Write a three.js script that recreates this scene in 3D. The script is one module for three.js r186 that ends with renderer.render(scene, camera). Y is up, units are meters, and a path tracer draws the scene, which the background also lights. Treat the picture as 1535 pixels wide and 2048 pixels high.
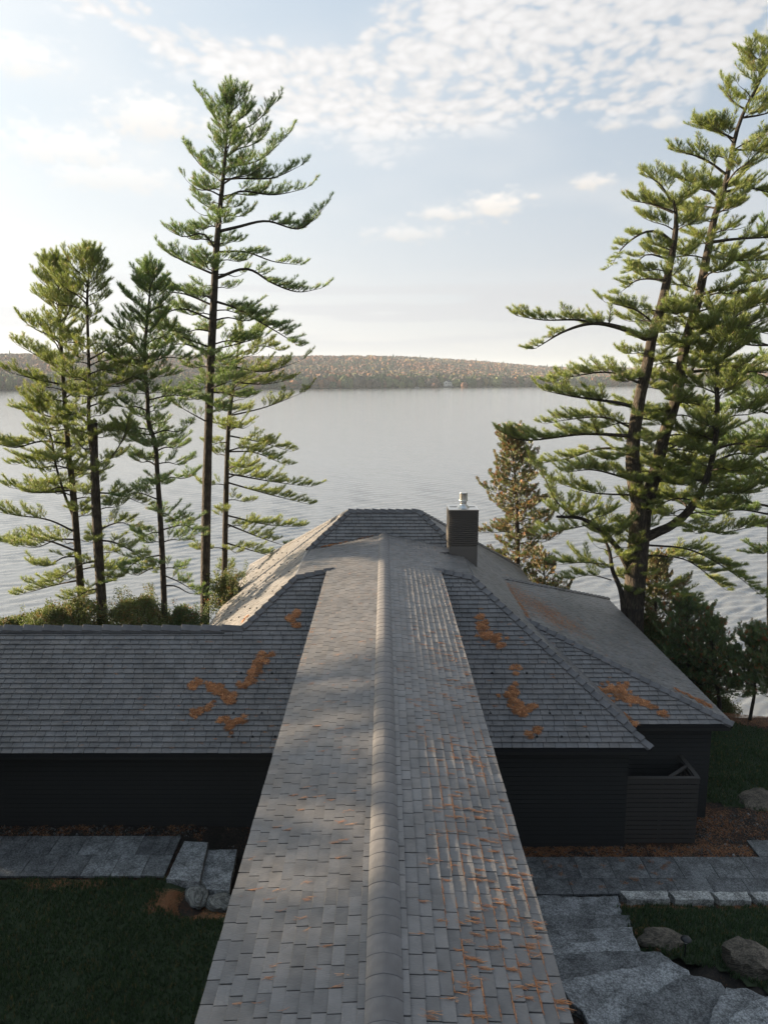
import * as THREE from 'three';
import { mergeGeometries } from 'three/addons/utils/BufferGeometryUtils.js';

// ---------- camera, sky, sun, exposure ----------
const scene = new THREE.Scene();
const camera = new THREE.PerspectiveCamera(66.56, 767 / 1024, 0.1, 9000);
camera.position.set(0, 20, 0);                    // 20 m above the lake, above the ridge of the house
camera.rotation.set(-9.926 * Math.PI / 180, 0, 0);

const renderer = new THREE.WebGLRenderer();
renderer.toneMapping = THREE.LinearToneMapping;
renderer.toneMappingExposure = 3.85;
renderer.shadowMap.enabled = true;

const SUN_AZ = 71 * Math.PI / 180, SUN_EL = 12.5 * Math.PI / 180;   // low, out of frame to the left
const SUN = new THREE.Vector3(-Math.sin(SUN_AZ) * Math.cos(SUN_EL), Math.sin(SUN_EL), -Math.cos(SUN_AZ) * Math.cos(SUN_EL));
const sun = new THREE.DirectionalLight(new THREE.Color().setRGB(1, 0.80, 0.55), 5);
sun.position.copy(SUN).multiplyScalar(150).add(new THREE.Vector3(0, 8, -22));
sun.target.position.set(0, 8, -22);
sun.castShadow = true;
sun.shadow.mapSize.set(2048, 2048);
Object.assign(sun.shadow.camera, { left: -45, right: 45, top: 40, bottom: -40, near: 1, far: 400 });
sun.shadow.radius = 2.5;
scene.add(sun, sun.target);

// ---------- seeded randomness and noise ----------
function rng(seed) {
  let a = seed >>> 0;
  return () => { a = (a + 0x6D2B79F5) | 0; let t = Math.imul(a ^ (a >>> 15), 1 | a); t = (t + Math.imul(t ^ (t >>> 7), 61 | t)) ^ t; return ((t ^ (t >>> 14)) >>> 0) / 4294967296; };
}
const LAT = new Float32Array(65536); { const r = rng(5); for (let i = 0; i < 65536; i++) LAT[i] = r(); }
function noise2(x, y, per = 256) {             // value noise, repeats every per cells
  const xi = Math.floor(x), yi = Math.floor(y); let fx = x - xi, fy = y - yi;
  fx = fx * fx * (3 - 2 * fx); fy = fy * fy * (3 - 2 * fy);
  const x0 = ((xi % per) + per) % per, x1 = (x0 + 1) % per, y0 = (((yi % per) + per) % per) * 256, y1 = ((((yi + 1) % per) + per) % per) * 256;
  const a = LAT[x0 + y0], b = LAT[x1 + y0], c = LAT[x0 + y1], d = LAT[x1 + y1];
  return a + (b - a) * fx + (c - a + (a - b - c + d) * fx) * fy;
}
function fbm(x, y, oct = 4, per = 256) {
  let s = 0, a = 0.5, n = 0;
  for (let i = 0; i < oct; i++) { s += a * noise2(x, y, per); n += a; x *= 2; y *= 2; x += 17; y += 5; a *= 0.5; if (per < 256) per = Math.min(256, per * 2); }
  return s / n;
}
function worley(x, y) {                          // distance to the nearest scattered point
  const xi = Math.floor(x), yi = Math.floor(y); let m = 9;
  for (let j = -1; j <= 1; j++) for (let i = -1; i <= 1; i++) { const h = (((xi + i) * 73 + (yi + j) * 179) % 65521 + 65521) % 65521, px = xi + i + LAT[h], py = yi + j + LAT[65535 - h], d = (px - x) * (px - x) + (py - y) * (py - y); if (d < m) m = d; }
  return Math.sqrt(m);
}
const clamp = (x, a = 0, b = 1) => Math.min(b, Math.max(a, x));
const smooth = (a, b, x) => { const t = clamp((x - a) / (b - a)); return t * t * (3 - 2 * t); };
const lerp = (a, b, t) => a + (b - a) * t;

// ---------- the sky: evening air, a sheet of altocumulus, a few small clouds ----------
{
  const W = 4096, H = 2048, data = new Float32Array(W * H * 4), D = 180 / Math.PI;
  const interp = (tab, x) => { if (x <= tab[0][0]) return tab[0][1]; for (let i = 1; i < tab.length; i++) if (x <= tab[i][0]) return lerp(tab[i - 1][1], tab[i][1], (x - tab[i - 1][0]) / (tab[i][0] - tab[i - 1][0])); return tab[tab.length - 1][1]; };
  const under = [[-60, 27], [-30, 25], [-18, 20.8], [-12, 18], [-6, 15.6], [4, 14.6], [13, 15.8], [20, 17], [26, 19], [40, 24], [60, 27]];   // lower rim of the altocumulus sheet
  const gap = [[-60, 24], [-22, 24], [-17, 22.2], [-8, 21], [-2, 20.6], [0, 24], [3, 60]];                                             // blue gap above its western arm
  const puffs = [[7.9, 11.3, 2.3, 1.15, 1], [4.2, 10.9, 2.6, 0.55, 0.75], [1.6, 9.6, 3.4, 0.7, 0.55], [14.1, 12.6, 1.5, 0.7, 0.95], [18.8, 15.7, 1.2, 0.5, 0.7], [15.4, 15.9, 1.2, 0.5, 0.7], [-15.5, 16.2, 3.4, 1.6, 0.75], [-10, 15.9, 3.0, 1.5, 0.7], [-21, 14, 4.5, 1.6, 0.6], [-24, 18.6, 4, 1.4, 0.6], [-18, 12.6, 5, 1.2, 0.45], [10.3, 11.9, 0.7, 0.3, 0.8]];
  for (let row = 0; row < H; row++) {
    const el = ((row + 0.5) / H - 0.5) * Math.PI, y = Math.sin(el), c = Math.cos(el), eld = el * D;
    for (let col = 0; col < W; col++) {
      const o = (row * W + col) * 4; data[o + 3] = 1;
      if (eld < -4) { data[o] = 0.05; data[o + 1] = 0.055; data[o + 2] = 0.055; continue; }
      const th = ((col + 0.5) / W - 0.5) * 2 * Math.PI, x = c * Math.cos(th), z = c * Math.sin(th);
      const az = Math.atan2(x, -z) * D, e = Math.max(eld, 0);
      const cg = clamp(x * SUN.x + y * SUN.y + z * SUN.z, -1, 1), g = Math.acos(cg) * D;
      // clear air: deep towards the zenith and away from the sun, cream at the horizon, white haze round the sun
      const hz = Math.exp(-e / 10), hz2 = Math.exp(-e / 26), away = 0.30 + 0.70 * Math.exp(-Math.pow(g / 95, 2));
      let r = lerp(0.34, 0.76, hz2), gg = lerp(0.48, 0.85, hz2), b = lerp(0.64, 0.90, hz2);
      r = lerp(r, 0.97, hz * 0.95); gg = lerp(gg, 0.905, hz * 0.95); b = lerp(b, 0.815, hz * 0.95);
      r *= away; gg *= lerp(away, 1, 0.06); b *= lerp(away, 1, 0.16);
      const gl = Math.exp(-Math.pow(g / 34, 1.7)), core = Math.exp(-Math.pow(g / 15, 1.4));
      r += 0.36 * gl + 3.6 * core; gg += 0.31 * gl + 2.8 * core; b += 0.23 * gl + 1.8 * core;
      if (eld > 0.4) {
        const k = 1 / (y + 0.10), px = x * k, pz = -z * k;
        // altocumulus: rounded cells in a sheet
        const rim = interp(under, az) + (fbm(az * 0.25 + 40, e * 0.5 + 9, 3) - 0.5) * 3.4, top = az < 4 ? interp(gap, az) : 90;
        const wide = lerp(1, smooth(0.34, 0.5, fbm(px * 0.8 + 3, pz * 0.8 + 8, 3)), smooth(24, 34, Math.max(Math.abs(az), e)));
        let sheet = smooth(-0.7, 1.6, e - rim) * (1 - smooth(-0.6, 1.2, e - top - (fbm(az * 0.3, 3, 2) - 0.5) * 2)) * wide;
        let light = 1;
        if (sheet > 0.003) {
          const qx = px * 17 + (fbm(px * 6 + 3, pz * 6 + 1, 2) - 0.5) * 1.1, qz = pz * 14 + (fbm(px * 6 + 31, pz * 6 + 11, 2) - 0.5) * 1.1;
          const cell = 1 - worley(qx, qz), small = 1 - worley(qx * 2.3 + 9, qz * 2.2 + 4), fine = fbm(qx * 2.2, qz * 2.6, 4), broad = fbm(px * 2.2 + 7, pz * 2.2 + 2, 3);
          const d = cell * 0.46 + small * 0.2 + fine * 0.34 + broad * 0.75 - 0.915;
          sheet = clamp(sheet * 1.1) * smooth(-0.17, 0.10, d + (sheet - 0.75) * 0.3) * 0.9;
          light = 0.90 + 0.12 * smooth(-0.05, 0.25, d);
        }
        let puff = 0, dim = 1;
        for (const [pa, pe, wa, we, s] of puffs) {
          const da = (az - pa) / wa, de = (e - pe) / we; if (da * da > 9 || de * de > 9) continue;
          const n = fbm(az * 1.5 + pa * 7, e * 3.0, 5), q = Math.exp(-(da * da + de * de * (de < 0 ? 1.6 : 0.9))) + (n - 0.5) * 1.05;
          const v = smooth(0.25, 1.0, q) * s; if (v > puff) { puff = v; dim = lerp(0.88, 1.03, smooth(-0.7, 0.6, de)); }
        }
        const streak = smooth(0.44, 0.62, fbm(az * 0.10 + 4, e * 1.5 + 2, 4)) * smooth(1.0, 2.4, e) * (1 - smooth(5.4, 7.6, e));
        const veil = smooth(0.35, 0.8, fbm(px * 1.3 + 2, pz * 1.3 + 5, 4)) * smooth(3, 12, e) * 0.6 * (0.5 + 0.5 * gl);
        const near = lerp(0.35, 1, away), mix = (t, cr, cgr, cb) => { r = lerp(r, Math.max(cr, r * 0.9), t); gg = lerp(gg, Math.max(cgr, gg * 0.9), t); b = lerp(b, Math.max(cb, b * 0.9), t); };
        mix(veil, 0.93 * near, 0.91 * near, 0.88 * near);
        mix(sheet, 0.90 * light * near, 0.885 * light * near, 0.875 * light * near);
        mix(puff, 0.96 * dim * near, 0.92 * dim * near, 0.87 * dim * near);
        r = lerp(r, 0.70 * near, streak * 0.6); gg = lerp(gg, 0.70 * near, streak * 0.58); b = lerp(b, 0.71 * near, streak * 0.5);
      }
      const air = 0.345; data[o] = r * air; data[o + 1] = gg * air; data[o + 2] = b * air;
    }
  }
  const tex = new THREE.DataTexture(data, W, H, THREE.RGBAFormat, THREE.FloatType);
  tex.mapping = THREE.EquirectangularReflectionMapping; tex.magFilter = THREE.LinearFilter; tex.minFilter = THREE.LinearFilter; tex.needsUpdate = true;
  scene.background = tex; scene.environment = tex;
}
console.log('sky');

// ---------- textures ----------
function tex(w, h, fn, srgb, rep = 1) {           // fn(u, v) -> [r, g, b] 0..1 or a grey
  const d = new Uint8Array(w * h * 4);
  for (let j = 0; j < h; j++) for (let i = 0; i < w; i++) {
    const c = fn(i / w, j / h), o = (j * w + i) * 4;
    if (typeof c === 'number') d[o] = d[o + 1] = d[o + 2] = clamp(c) * 255; else { d[o] = clamp(c[0]) * 255; d[o + 1] = clamp(c[1]) * 255; d[o + 2] = clamp(c[2]) * 255; }
    d[o + 3] = 255;
  }
  const t = new THREE.DataTexture(d, w, h); t.wrapS = t.wrapT = THREE.RepeatWrapping; t.magFilter = THREE.LinearFilter; t.minFilter = THREE.LinearFilter;
  if (srgb) t.colorSpace = THREE.SRGBColorSpace;
  t.repeat.set(rep, rep); t.needsUpdate = true; return t;
}
const tileF = (u, v, f, oct = 4) => fbm(u * f, v * f, oct, f);       // noise that tiles over 0..1
const T = {
  slateBump: tex(512, 512, (u, v) => 0.5 * tileF(u, v, 8, 5) + 0.5 * fbm(u * 128, v * 16, 3, 16)),
  slateTone: tex(512, 512, (u, v) => { const n = tileF(u, v, 4, 6), m = tileF(u + 0.31, v + 0.17, 16, 4), s = 0.80 + 0.14 * n + 0.30 * (m - 0.5) - (m > 0.69 ? 0.06 : 0); return [s, s * 0.99, s * 0.985]; }, true),
  bark: tex(256, 512, (u, v) => { const r = Math.abs(fbm(u * 16 + 2 * fbm(u * 8, v * 8, 2, 8), v * 8, 4, 8) - 0.5) * 2; return 0.25 + 1.5 * r; }),
  barkTone: tex(256, 512, (u, v) => { const r = Math.abs(fbm(u * 16 + 2 * fbm(u * 8, v * 8, 2, 8), v * 8, 4, 8) - 0.5) * 2, l = smooth(0.58, 0.72, tileF(u + 0.5, v, 8, 4)), s = 0.55 + 0.7 * r; return [s + l * 0.12, s * 0.97 + l * 0.16, s * 0.94 + l * 0.13]; }, true),
  stone: tex(512, 512, (u, v) => { const n = tileF(u, v, 8, 6), m = tileF(u + 0.4, v + 0.2, 64, 3), q = tileF(u, v + 0.6, 4, 5); const s = 0.48 + 0.36 * n + 0.6 * (m - 0.5) + 0.22 * (q - 0.5); return [s, s, s * 0.99]; }, true),
  stoneBump: tex(512, 512, (u, v) => 0.6 * tileF(u, v, 8, 6) + 0.4 * tileF(u + 0.3, v, 64, 3)),
  soil: tex(512, 512, (u, v) => { const n = tileF(u, v, 16, 5), m = tileF(u + 0.2, v + 0.7, 4, 4), q = tileF(u, v, 128, 2), o = smooth(0.5, 0.66, m + 0.3 * (q - 0.5)); const s = 0.34 + 0.5 * n * q + 0.15 * q; return [s * lerp(0.9, 1.25, o), s * lerp(0.84, 0.92, o), s * lerp(0.78, 0.70, o)]; }, true),
  wood: tex(256, 512, (u, v) => 0.6 + 0.4 * fbm(u * 64, v * 4, 4, 4)),
};
T.soil.repeat.set(0.25, 0.25); T.stone.repeat.set(0.6, 0.6); T.stoneBump.repeat.set(0.6, 0.6); T.slateBump.repeat.set(1.4, 1.4); T.slateTone.repeat.set(0.31, 0.31);

const lin = (r, g, b) => new THREE.Color().setRGB(r, g, b);
const std = (o) => new THREE.MeshStandardMaterial(o), phys = (o) => new THREE.MeshPhysicalMaterial(o);
const M = {
  slate: std({ color: lin(1, 1, 1), vertexColors: true, map: T.slateTone, bumpMap: T.slateBump, bumpScale: 0.007, roughness: 0.52 }),
  deck: std({ color: lin(0.012, 0.012, 0.013), roughness: 0.9 }),
  cap: std({ color: lin(0.165, 0.16, 0.163), map: T.slateTone, bumpMap: T.slateBump, bumpScale: 0.004, roughness: 0.5 }),
  siding: std({ color: lin(0.014, 0.0145, 0.014), bumpMap: T.wood, bumpScale: 0.003, roughness: 0.72 }),
  trim: std({ color: lin(0.017, 0.017, 0.016), roughness: 0.6 }),
  screen: std({ color: lin(0.042, 0.037, 0.033), bumpMap: T.wood, bumpScale: 0.003, roughness: 0.7 }),
  chimney: std({ color: lin(0.105, 0.092, 0.08), roughness: 0.5 }),
  dark: std({ color: lin(0.01, 0.01, 0.01), roughness: 0.8 }),
  steel: std({ color: lin(0.62, 0.60, 0.57), metalness: 1, roughness: 0.28 }),
  bark: std({ color: lin(0.105, 0.085, 0.068), map: T.barkTone, bumpMap: T.bark, bumpScale: 0.05, roughness: 0.95 }),
  twig: std({ color: lin(0.085, 0.068, 0.053), roughness: 0.95 }),
  stone: std({ color: lin(0.58, 0.59, 0.605), map: T.stone, bumpMap: T.stoneBump, bumpScale: 0.03, roughness: 0.9 }),
  paver: std({ color: lin(0.38, 0.39, 0.40), map: T.stone, bumpMap: T.stoneBump, bumpScale: 0.006, roughness: 0.75 }),
  paverDark: std({ color: lin(0.26, 0.265, 0.275), map: T.stone, bumpMap: T.stoneBump, bumpScale: 0.006, roughness: 0.75 }),
  ground: std({ color: lin(0.095, 0.085, 0.075), map: T.soil, roughness: 1 }),
  needleLitter: std({ color: lin(1, 1, 1), vertexColors: true, roughness: 0.8 }),
  grass: phys({ color: lin(1, 1, 1), roughness: 0.85, transmission: 0.3, thickness: 0, side: THREE.DoubleSide }),
  needles: phys({ color: lin(1, 1, 1), roughness: 0.7, transmission: 0.6, thickness: 0, side: THREE.DoubleSide }),
  leaves: phys({ color: lin(1, 1, 1), roughness: 0.8, transmission: 0.45, thickness: 0, side: THREE.DoubleSide }),
  wood_far: std({ color: lin(1, 1, 1), roughness: 1 }),
};

// ---------- naming helpers ----------
const taken = new Map();
function numbered(n) { const k = taken.get(n) ?? 0; taken.set(n, k + 1); return k ? n + '_' + String(k).padStart(3, '0') : n; }
function tag(o, label, category, group, kind) { o.userData.label = label; if (category) o.userData.category = category; if (group) o.userData.group = group; if (kind) o.userData.kind = kind; return o; }
function shade(o) { o.castShadow = true; o.receiveShadow = true; return o; }
function add(name, geo, mat, parent = scene) { const m = shade(new THREE.Mesh(geo, mat)); m.name = parent === scene ? numbered(name) : name; parent.add(m); return m; }
function group(name, pos = [0, 0, 0], parent = scene) { const g = new THREE.Group(); g.name = parent === scene ? numbered(name) : name; g.position.set(...pos); parent.add(g); return g; }
function stuff(m) { m.userData.kind = 'stuff'; return m; }
function structure(m, label) { m.userData.kind = 'structure'; m.userData.label = label; return m; }
const V = (a) => new THREE.Vector3(a[0], a[1], a[2]);

// raw triangle collector: positions, uv in metres, optional colours
class Tri {
  constructor() { this.p = []; this.uv = []; this.c = []; this.i = []; }
  v(x, y, z, u = 0, w = 0, c) { this.p.push(x, y, z); this.uv.push(u, w); if (c) this.c.push(c[0], c[1], c[2]); return this.p.length / 3 - 1; }
  quad(a, b, c, d) { this.i.push(a, b, c, a, c, d); }
  geo(smoothNormals) {
    let g = new THREE.BufferGeometry();
    g.setAttribute('position', new THREE.Float32BufferAttribute(this.p, 3)); g.setAttribute('uv', new THREE.Float32BufferAttribute(this.uv, 2));
    if (this.c.length) g.setAttribute('color', new THREE.Float32BufferAttribute(this.c, 3));
    g.setIndex(this.i); if (!smoothNormals) g = g.toNonIndexed(); g.computeVertexNormals(); return g;
  }
}
function boxAt(cx, cy, cz, w, h, d, rot) {           // a box with uv in metres
  const g = new THREE.BoxGeometry(w, h, d), uv = g.attributes.uv, n = g.attributes.normal;
  for (let i = 0; i < uv.count; i++) { const ax = Math.abs(n.getX(i)), ay = Math.abs(n.getY(i)); uv.setXY(i, uv.getX(i) * (ax > 0.5 ? d : w) + cx * 0.37, uv.getY(i) * (ay > 0.5 ? d : h) + cz * 0.61); }
  if (rot) g.applyMatrix4(new THREE.Matrix4().makeRotationFromEuler(new THREE.Euler(...rot)));
  g.translate(cx, cy, cz); return g;
}
function tube(pts, radii, seg, uScale = 1) {          // tapered round tube through points
  const n = pts.length, t = new Tri(), dir = new THREE.Vector3(), a = new THREE.Vector3(), b = new THREE.Vector3(), q = new THREE.Vector3(); let len = 0;
  const ref = Math.abs(pts[n - 1].y - pts[0].y) > pts[n - 1].distanceTo(pts[0]) * 0.8 ? new THREE.Vector3(0, 0, 1) : new THREE.Vector3(0, 1, 0);
  for (let i = 0; i < n; i++) {
    dir.copy(pts[Math.min(i + 1, n - 1)]).sub(pts[Math.max(i - 1, 0)]).normalize();
    a.crossVectors(ref, dir).normalize(); b.crossVectors(dir, a); if (i) len += pts[i].distanceTo(pts[i - 1]);
    for (let k = 0; k <= seg; k++) { const w = k / seg * Math.PI * 2; q.copy(pts[i]).addScaledVector(a, Math.cos(w) * radii[i]).addScaledVector(b, Math.sin(w) * radii[i]); t.v(q.x, q.y, q.z, k / seg * uScale, len * 0.5); }
  }
  for (let i = 0; i < n - 1; i++) for (let k = 0; k < seg; k++) { const o = i * (seg + 1) + k; t.quad(o, o + 1, o + seg + 2, o + seg + 1); }
  return t.geo(true);
}

// ================= the setting: land, lake, far shore =================
// x to the right, depth d = -z away from the camera; heights above the lake
function bankEdge(x) { return x > 0 ? 31.5 - 0.22 * Math.max(0, x - 9) - 0.9 * Math.sin(x * 0.35) * 0.5 : 40 - 0.45 * Math.min(20, -x); }
const stairEdge = (d) => 5.78 + Math.max(0, 16 - d) * 0.72;             // right-hand edge of the stone stairs
function groundY(x, d) {
  const left = 7.3 - 0.32 * smooth(-5.3, -4.7, x) * smooth(16.2, 17.2, d) * smooth(20.6, 20, d);
  let right = 6.55 - 0.055 * Math.max(0, Math.min(d, 34) - 21.5);
  if (d < 18.2) right += Math.min(2.4, (18.2 - d) * 0.24);
  right -= 0.34 * smooth(stairEdge(d) + 0.2, stairEdge(d) - 0.12, x) * smooth(18.6, 18.2, d) * smooth(9, 11, d);
  let y = lerp(left, right, smooth(-1.2, 1.4, x));
  const e = d - bankEdge(x);
  if (e > 0) y -= Math.min(9.5, e * 0.55 + smooth(0, 4, e) * 1.2);
  return y + (fbm(x * 0.7 + 50, d * 0.7 + 50, 3) - 0.5) * 0.10;
}
{
  const t = new Tri(), nx = 220, nd = 200, x0 = -70, x1 = 70, d0 = -60, d1 = 80;
  for (let j = 0; j <= nd; j++) for (let i = 0; i <= nx; i++) { const x = lerp(x0, x1, i / nx), d = lerp(d0, d1, j / nd); t.v(x, groundY(x, d), -d, x, d); }
  for (let j = 0; j < nd; j++) for (let i = 0; i < nx; i++) { const o = j * (nx + 1) + i; t.quad(o, o + 1, o + nx + 2, o + nx + 1); }
  structure(add('ground', t.geo(true), M.ground), 'brown soil scattered with fallen pine needles and leaves');
}
// lawns: sheets of turf with real blades on them
const lawnMat = std({ color: lin(0.022, 0.034, 0.012), roughness: 1 });
// (bladeTuft is defined before lawn() is called)
function lawn(outline, label, bladeLabel, perM2, seed, avoid = () => false) {
  const sh = new THREE.Shape(outline.map(([x, d]) => new THREE.Vector2(x, d)));
  let xs = outline.map((p) => p[0]), ds = outline.map((p) => p[1]), X0 = Math.min(...xs), X1 = Math.max(...xs), D0 = Math.min(...ds), D1 = Math.max(...ds);
  const inside = (x, d) => { let c = false; for (let i = 0, j = outline.length - 1; i < outline.length; j = i++) { const [xi, yi] = outline[i], [xj, yj] = outline[j]; if ((yi > d) !== (yj > d) && x < (xj - xi) * (d - yi) / (yj - yi) + xi) c = !c; } return c; };
  const t = new Tri(), st = 0.3, rag = (x, d) => inside(x + (noise2(x * 4, d * 4) - 0.5) * 0.35, d + (noise2(x * 4 + 9, d * 4 + 3) - 0.5) * 0.35);
  for (let x = X0; x < X1; x += st) for (let d = D0; d < D1; d += st) {
    if (!inside(x + st / 2, d + st / 2)) continue;
    const q = [[x, d], [x + st, d], [x + st, d + st], [x, d + st]].map(([a, b]) => t.v(a, groundY(a, b) + 0.02, -b, a, b)); t.quad(...q);
  }
  structure(add('lawn', t.geo(false), lawnMat), label);
  const r = rng(seed), m4 = new THREE.Matrix4(), qn = new THREE.Quaternion(), eu = new THREE.Euler(), list = [], cols = [];
  const n = Math.round((X1 - X0) * (D1 - D0) * perM2);
  for (let k = 0; k < n; k++) {
    const x = lerp(X0, X1, r()), d = lerp(D0, D1, r()); if (!rag(x, d) || avoid(x, d)) continue;
    const patch = fbm(x * 0.9, d * 0.9, 3), s = 0.6 + 0.8 * patch * (0.6 + 0.8 * r());
    eu.set((r() - 0.5) * 0.5, r() * 6.28, (r() - 0.5) * 0.5); qn.setFromEuler(eu);
    list.push(m4.clone().compose(new THREE.Vector3(x, groundY(x, d) + 0.01, -d), qn, new THREE.Vector3(s, s * (0.8 + 0.6 * r()), s)));
    const dry = r() < 0.08 ? 1 : 0, w = 0.75 + 0.5 * r(); cols.push(lin((0.045 + 0.12 * dry) * w, (0.085 + 0.05 * dry) * w, (0.022 + 0.02 * dry) * w));
  }
  const im = shade(new THREE.InstancedMesh(bladeTuft, M.grass, list.length)); list.forEach((m, i) => { im.setMatrixAt(i, m); im.setColorAt(i, cols[i]); });
  im.name = numbered('grass'); tag(im, bladeLabel, 'grass', null, 'stuff'); scene.add(im);
}
const bladeTuft = (() => {
  const t = new Tri(), r = rng(77);
  for (let k = 0; k < 9; k++) { const a = r() * 6.28, o = 0.035 * r(), h = 0.05 + 0.06 * r(), l = 0.05 * r(), w = 0.0045, ca = Math.cos(a), sa = Math.sin(a), x = ca * o, z = sa * o;
    const p = [t.v(x - sa * w, 0, z + ca * w), t.v(x + sa * w, 0, z - ca * w), t.v(x + ca * l * 0.4 + sa * w * 0.8, h * 0.6, z + sa * l * 0.4 - ca * w * 0.8), t.v(x + ca * l * 0.4 - sa * w * 0.8, h * 0.6, z + sa * l * 0.4 + ca * w * 0.8), t.v(x + ca * l, h, z + sa * l)];
    t.quad(p[0], p[1], p[2], p[3]); t.i.push(p[3], p[2], p[4]); }
  return t.geo(false);
})();

// the lake: real ripples near the house, finer ones in the relief
{
  const ripple = tex(1024, 1024, (u, v) => {                       // covers 32 m, wavelets from 0.3 to 2 m
    const w = (fbm(u * 16, v * 16, 3, 16) - 0.5) * 0.05, a = fbm((u + w) * 16, (v + w) * 32, 4, 16), c = Math.abs(fbm((u + w) * 32 + 5, (v - w) * 64, 3, 32) - 0.5) * 2;
    return 0.6 * a + 0.4 * (1 - c); });
  ripple.repeat.set(1 / 32, 1 / 32);
  const mat = phys({ color: lin(0.13, 0.137, 0.14), roughness: 0.12, ior: 2.33, bumpMap: ripple, bumpScale: 0.06 });
  const t = new Tri(), depths = [], cols = 300, wv = []; for (let d = 27; d < 260; d *= 1.004) depths.push(d); for (let d = 261; d < 4700; d *= 1.03) depths.push(d); const rows = depths.length - 1;
  const r = rng(12); for (let k = 0; k < 20; k++) { const L = 0.6 * Math.pow(3.6, r()), a = (r() - 0.5) * 1.5 - 0.25; wv.push([2 * Math.PI / L * Math.sin(a), 2 * Math.PI / L * Math.cos(a), r() * 6.28, 0.0075 * L, L]); }
  for (let j = 0; j <= rows; j++) {
    const d = depths[j], cell = d * 0.0047;
    for (let i = 0; i <= cols; i++) {
      const f = (i / cols * 2 - 1), x = f * (d * 0.72 + 10); let y = 0;
      if (d < 420) { const gust = 0.45 + 1.1 * fbm(x * 0.03 + 5, d * 0.03 + 5, 2); for (const [kx, kd, ph, am, L] of wv) { const fade = clamp((L - 2.0 * cell) / (1.2 * cell)); if (fade > 0) y += am * fade * gust * Math.sin(kx * x + kd * d + ph + 5 * noise2(x * 0.23, d * 0.23)); } }
      t.v(x, y, -d, x * 0.94 - d * 0.34, x * 0.34 + d * 0.94);
    }
  }
  for (let j = 0; j < rows; j++) for (let i = 0; i < cols; i++) { const o = j * (cols + 1) + i; t.quad(o, o + 1, o + cols + 2, o + cols + 1); }
  structure(add('lake_water', t.geo(true), mat), 'wide silvery rippled lake reaching to the far shore');
}

// the far shore: a long low wooded hill in autumn colours, shore lot by lot
function shoreD(x) { const u = x / 1250; return 1255 + 560 * clamp(u, -0.8, 1) + 130 * Math.max(0, u) + 18 * Math.sin(x * 0.011) + 9 * Math.sin(x * 0.037); }
function hillY(x, d) {
  const e = d - shoreD(x); if (e < 0) return -2;
  const az = x / d, crest = lerp(58, 28, smooth(0.0, 0.30, az)) + 2.5 * Math.sin(az * 17 + 1) ;
  const t = clamp(e / 1150), prof = 0.07 * smooth(0, 0.05, t) + 0.12 * t + 0.81 * smooth(0.12, 1, t);
  return 0.6 + crest * prof + 7 * (fbm(x * 0.004 + 9, d * 0.004 + 9, 3) - 0.5) * smooth(0.02, 0.3, t) - Math.max(0, e - 1250) * 0.06 + 24 * smooth(0.12, 0.5, az) * smooth(900, 1900, e);
}
{
  const t = new Tri(), na = 200, ne = 44;
  for (let j = 0; j <= ne; j++) for (let i = 0; i <= na; i++) {
    const az = lerp(-1.15, 1.15, i / na), e = -30 + 2300 * Math.pow(j / ne, 1.5); let d = 1300; for (let k = 0; k < 12; k++) d = shoreD(az * d); d += e;
    const x = az * d; t.v(x, hillY(x, d), -d, x, d);
  }
  for (let j = 0; j < ne; j++) for (let i = 0; i < na; i++) { const o = j * (na + 1) + i; t.quad(o, o + 1, o + na + 2, o + na + 1); }
  structure(add('hill', t.geo(true), std({ color: lin(0.06, 0.052, 0.04), roughness: 1 })), 'long low hill along the far shore of the lake');
}
function lumpCrown(seed, tall) {                      // a small uneven crown for a far tree
  const g = new THREE.IcosahedronGeometry(1, 2), p = g.attributes.position, v = new THREE.Vector3();
  for (let i = 0; i < p.count; i++) { v.fromBufferAttribute(p, i); const n = noise2(v.x * 2.3 + seed * 7 + 20, v.y * 2.3 + v.z * 3.1 + 20), m = noise2(v.x * 5 + seed + 40, v.z * 5 + v.y * 4 + 30), k = 0.62 + 0.5 * n + 0.35 * m; if (tall) { const c = clamp(0.5 - v.y * 0.5), w = (0.12 + 0.88 * c) * k; p.setXYZ(i, v.x * w, v.y, v.z * w); } else p.setXYZ(i, v.x * k, v.y * k * 0.92, v.z * k); }
  const q = g.index ? g.toNonIndexed() : g; q.computeVertexNormals(); return q;
}
const fields = [[-122, 1252, 26], [105, 1330, 16]];             // cleared lots round the far houses
const AUTUMN = [[0.15, 0.07, 0.045], [0.17, 0.085, 0.045], [0.13, 0.065, 0.045], [0.095, 0.065, 0.055], [0.08, 0.067, 0.06], [0.10, 0.08, 0.062], [0.19, 0.13, 0.05]], GREENS = [[0.028, 0.045, 0.03], [0.04, 0.06, 0.03], [0.10, 0.115, 0.045], [0.07, 0.085, 0.04]];
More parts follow.
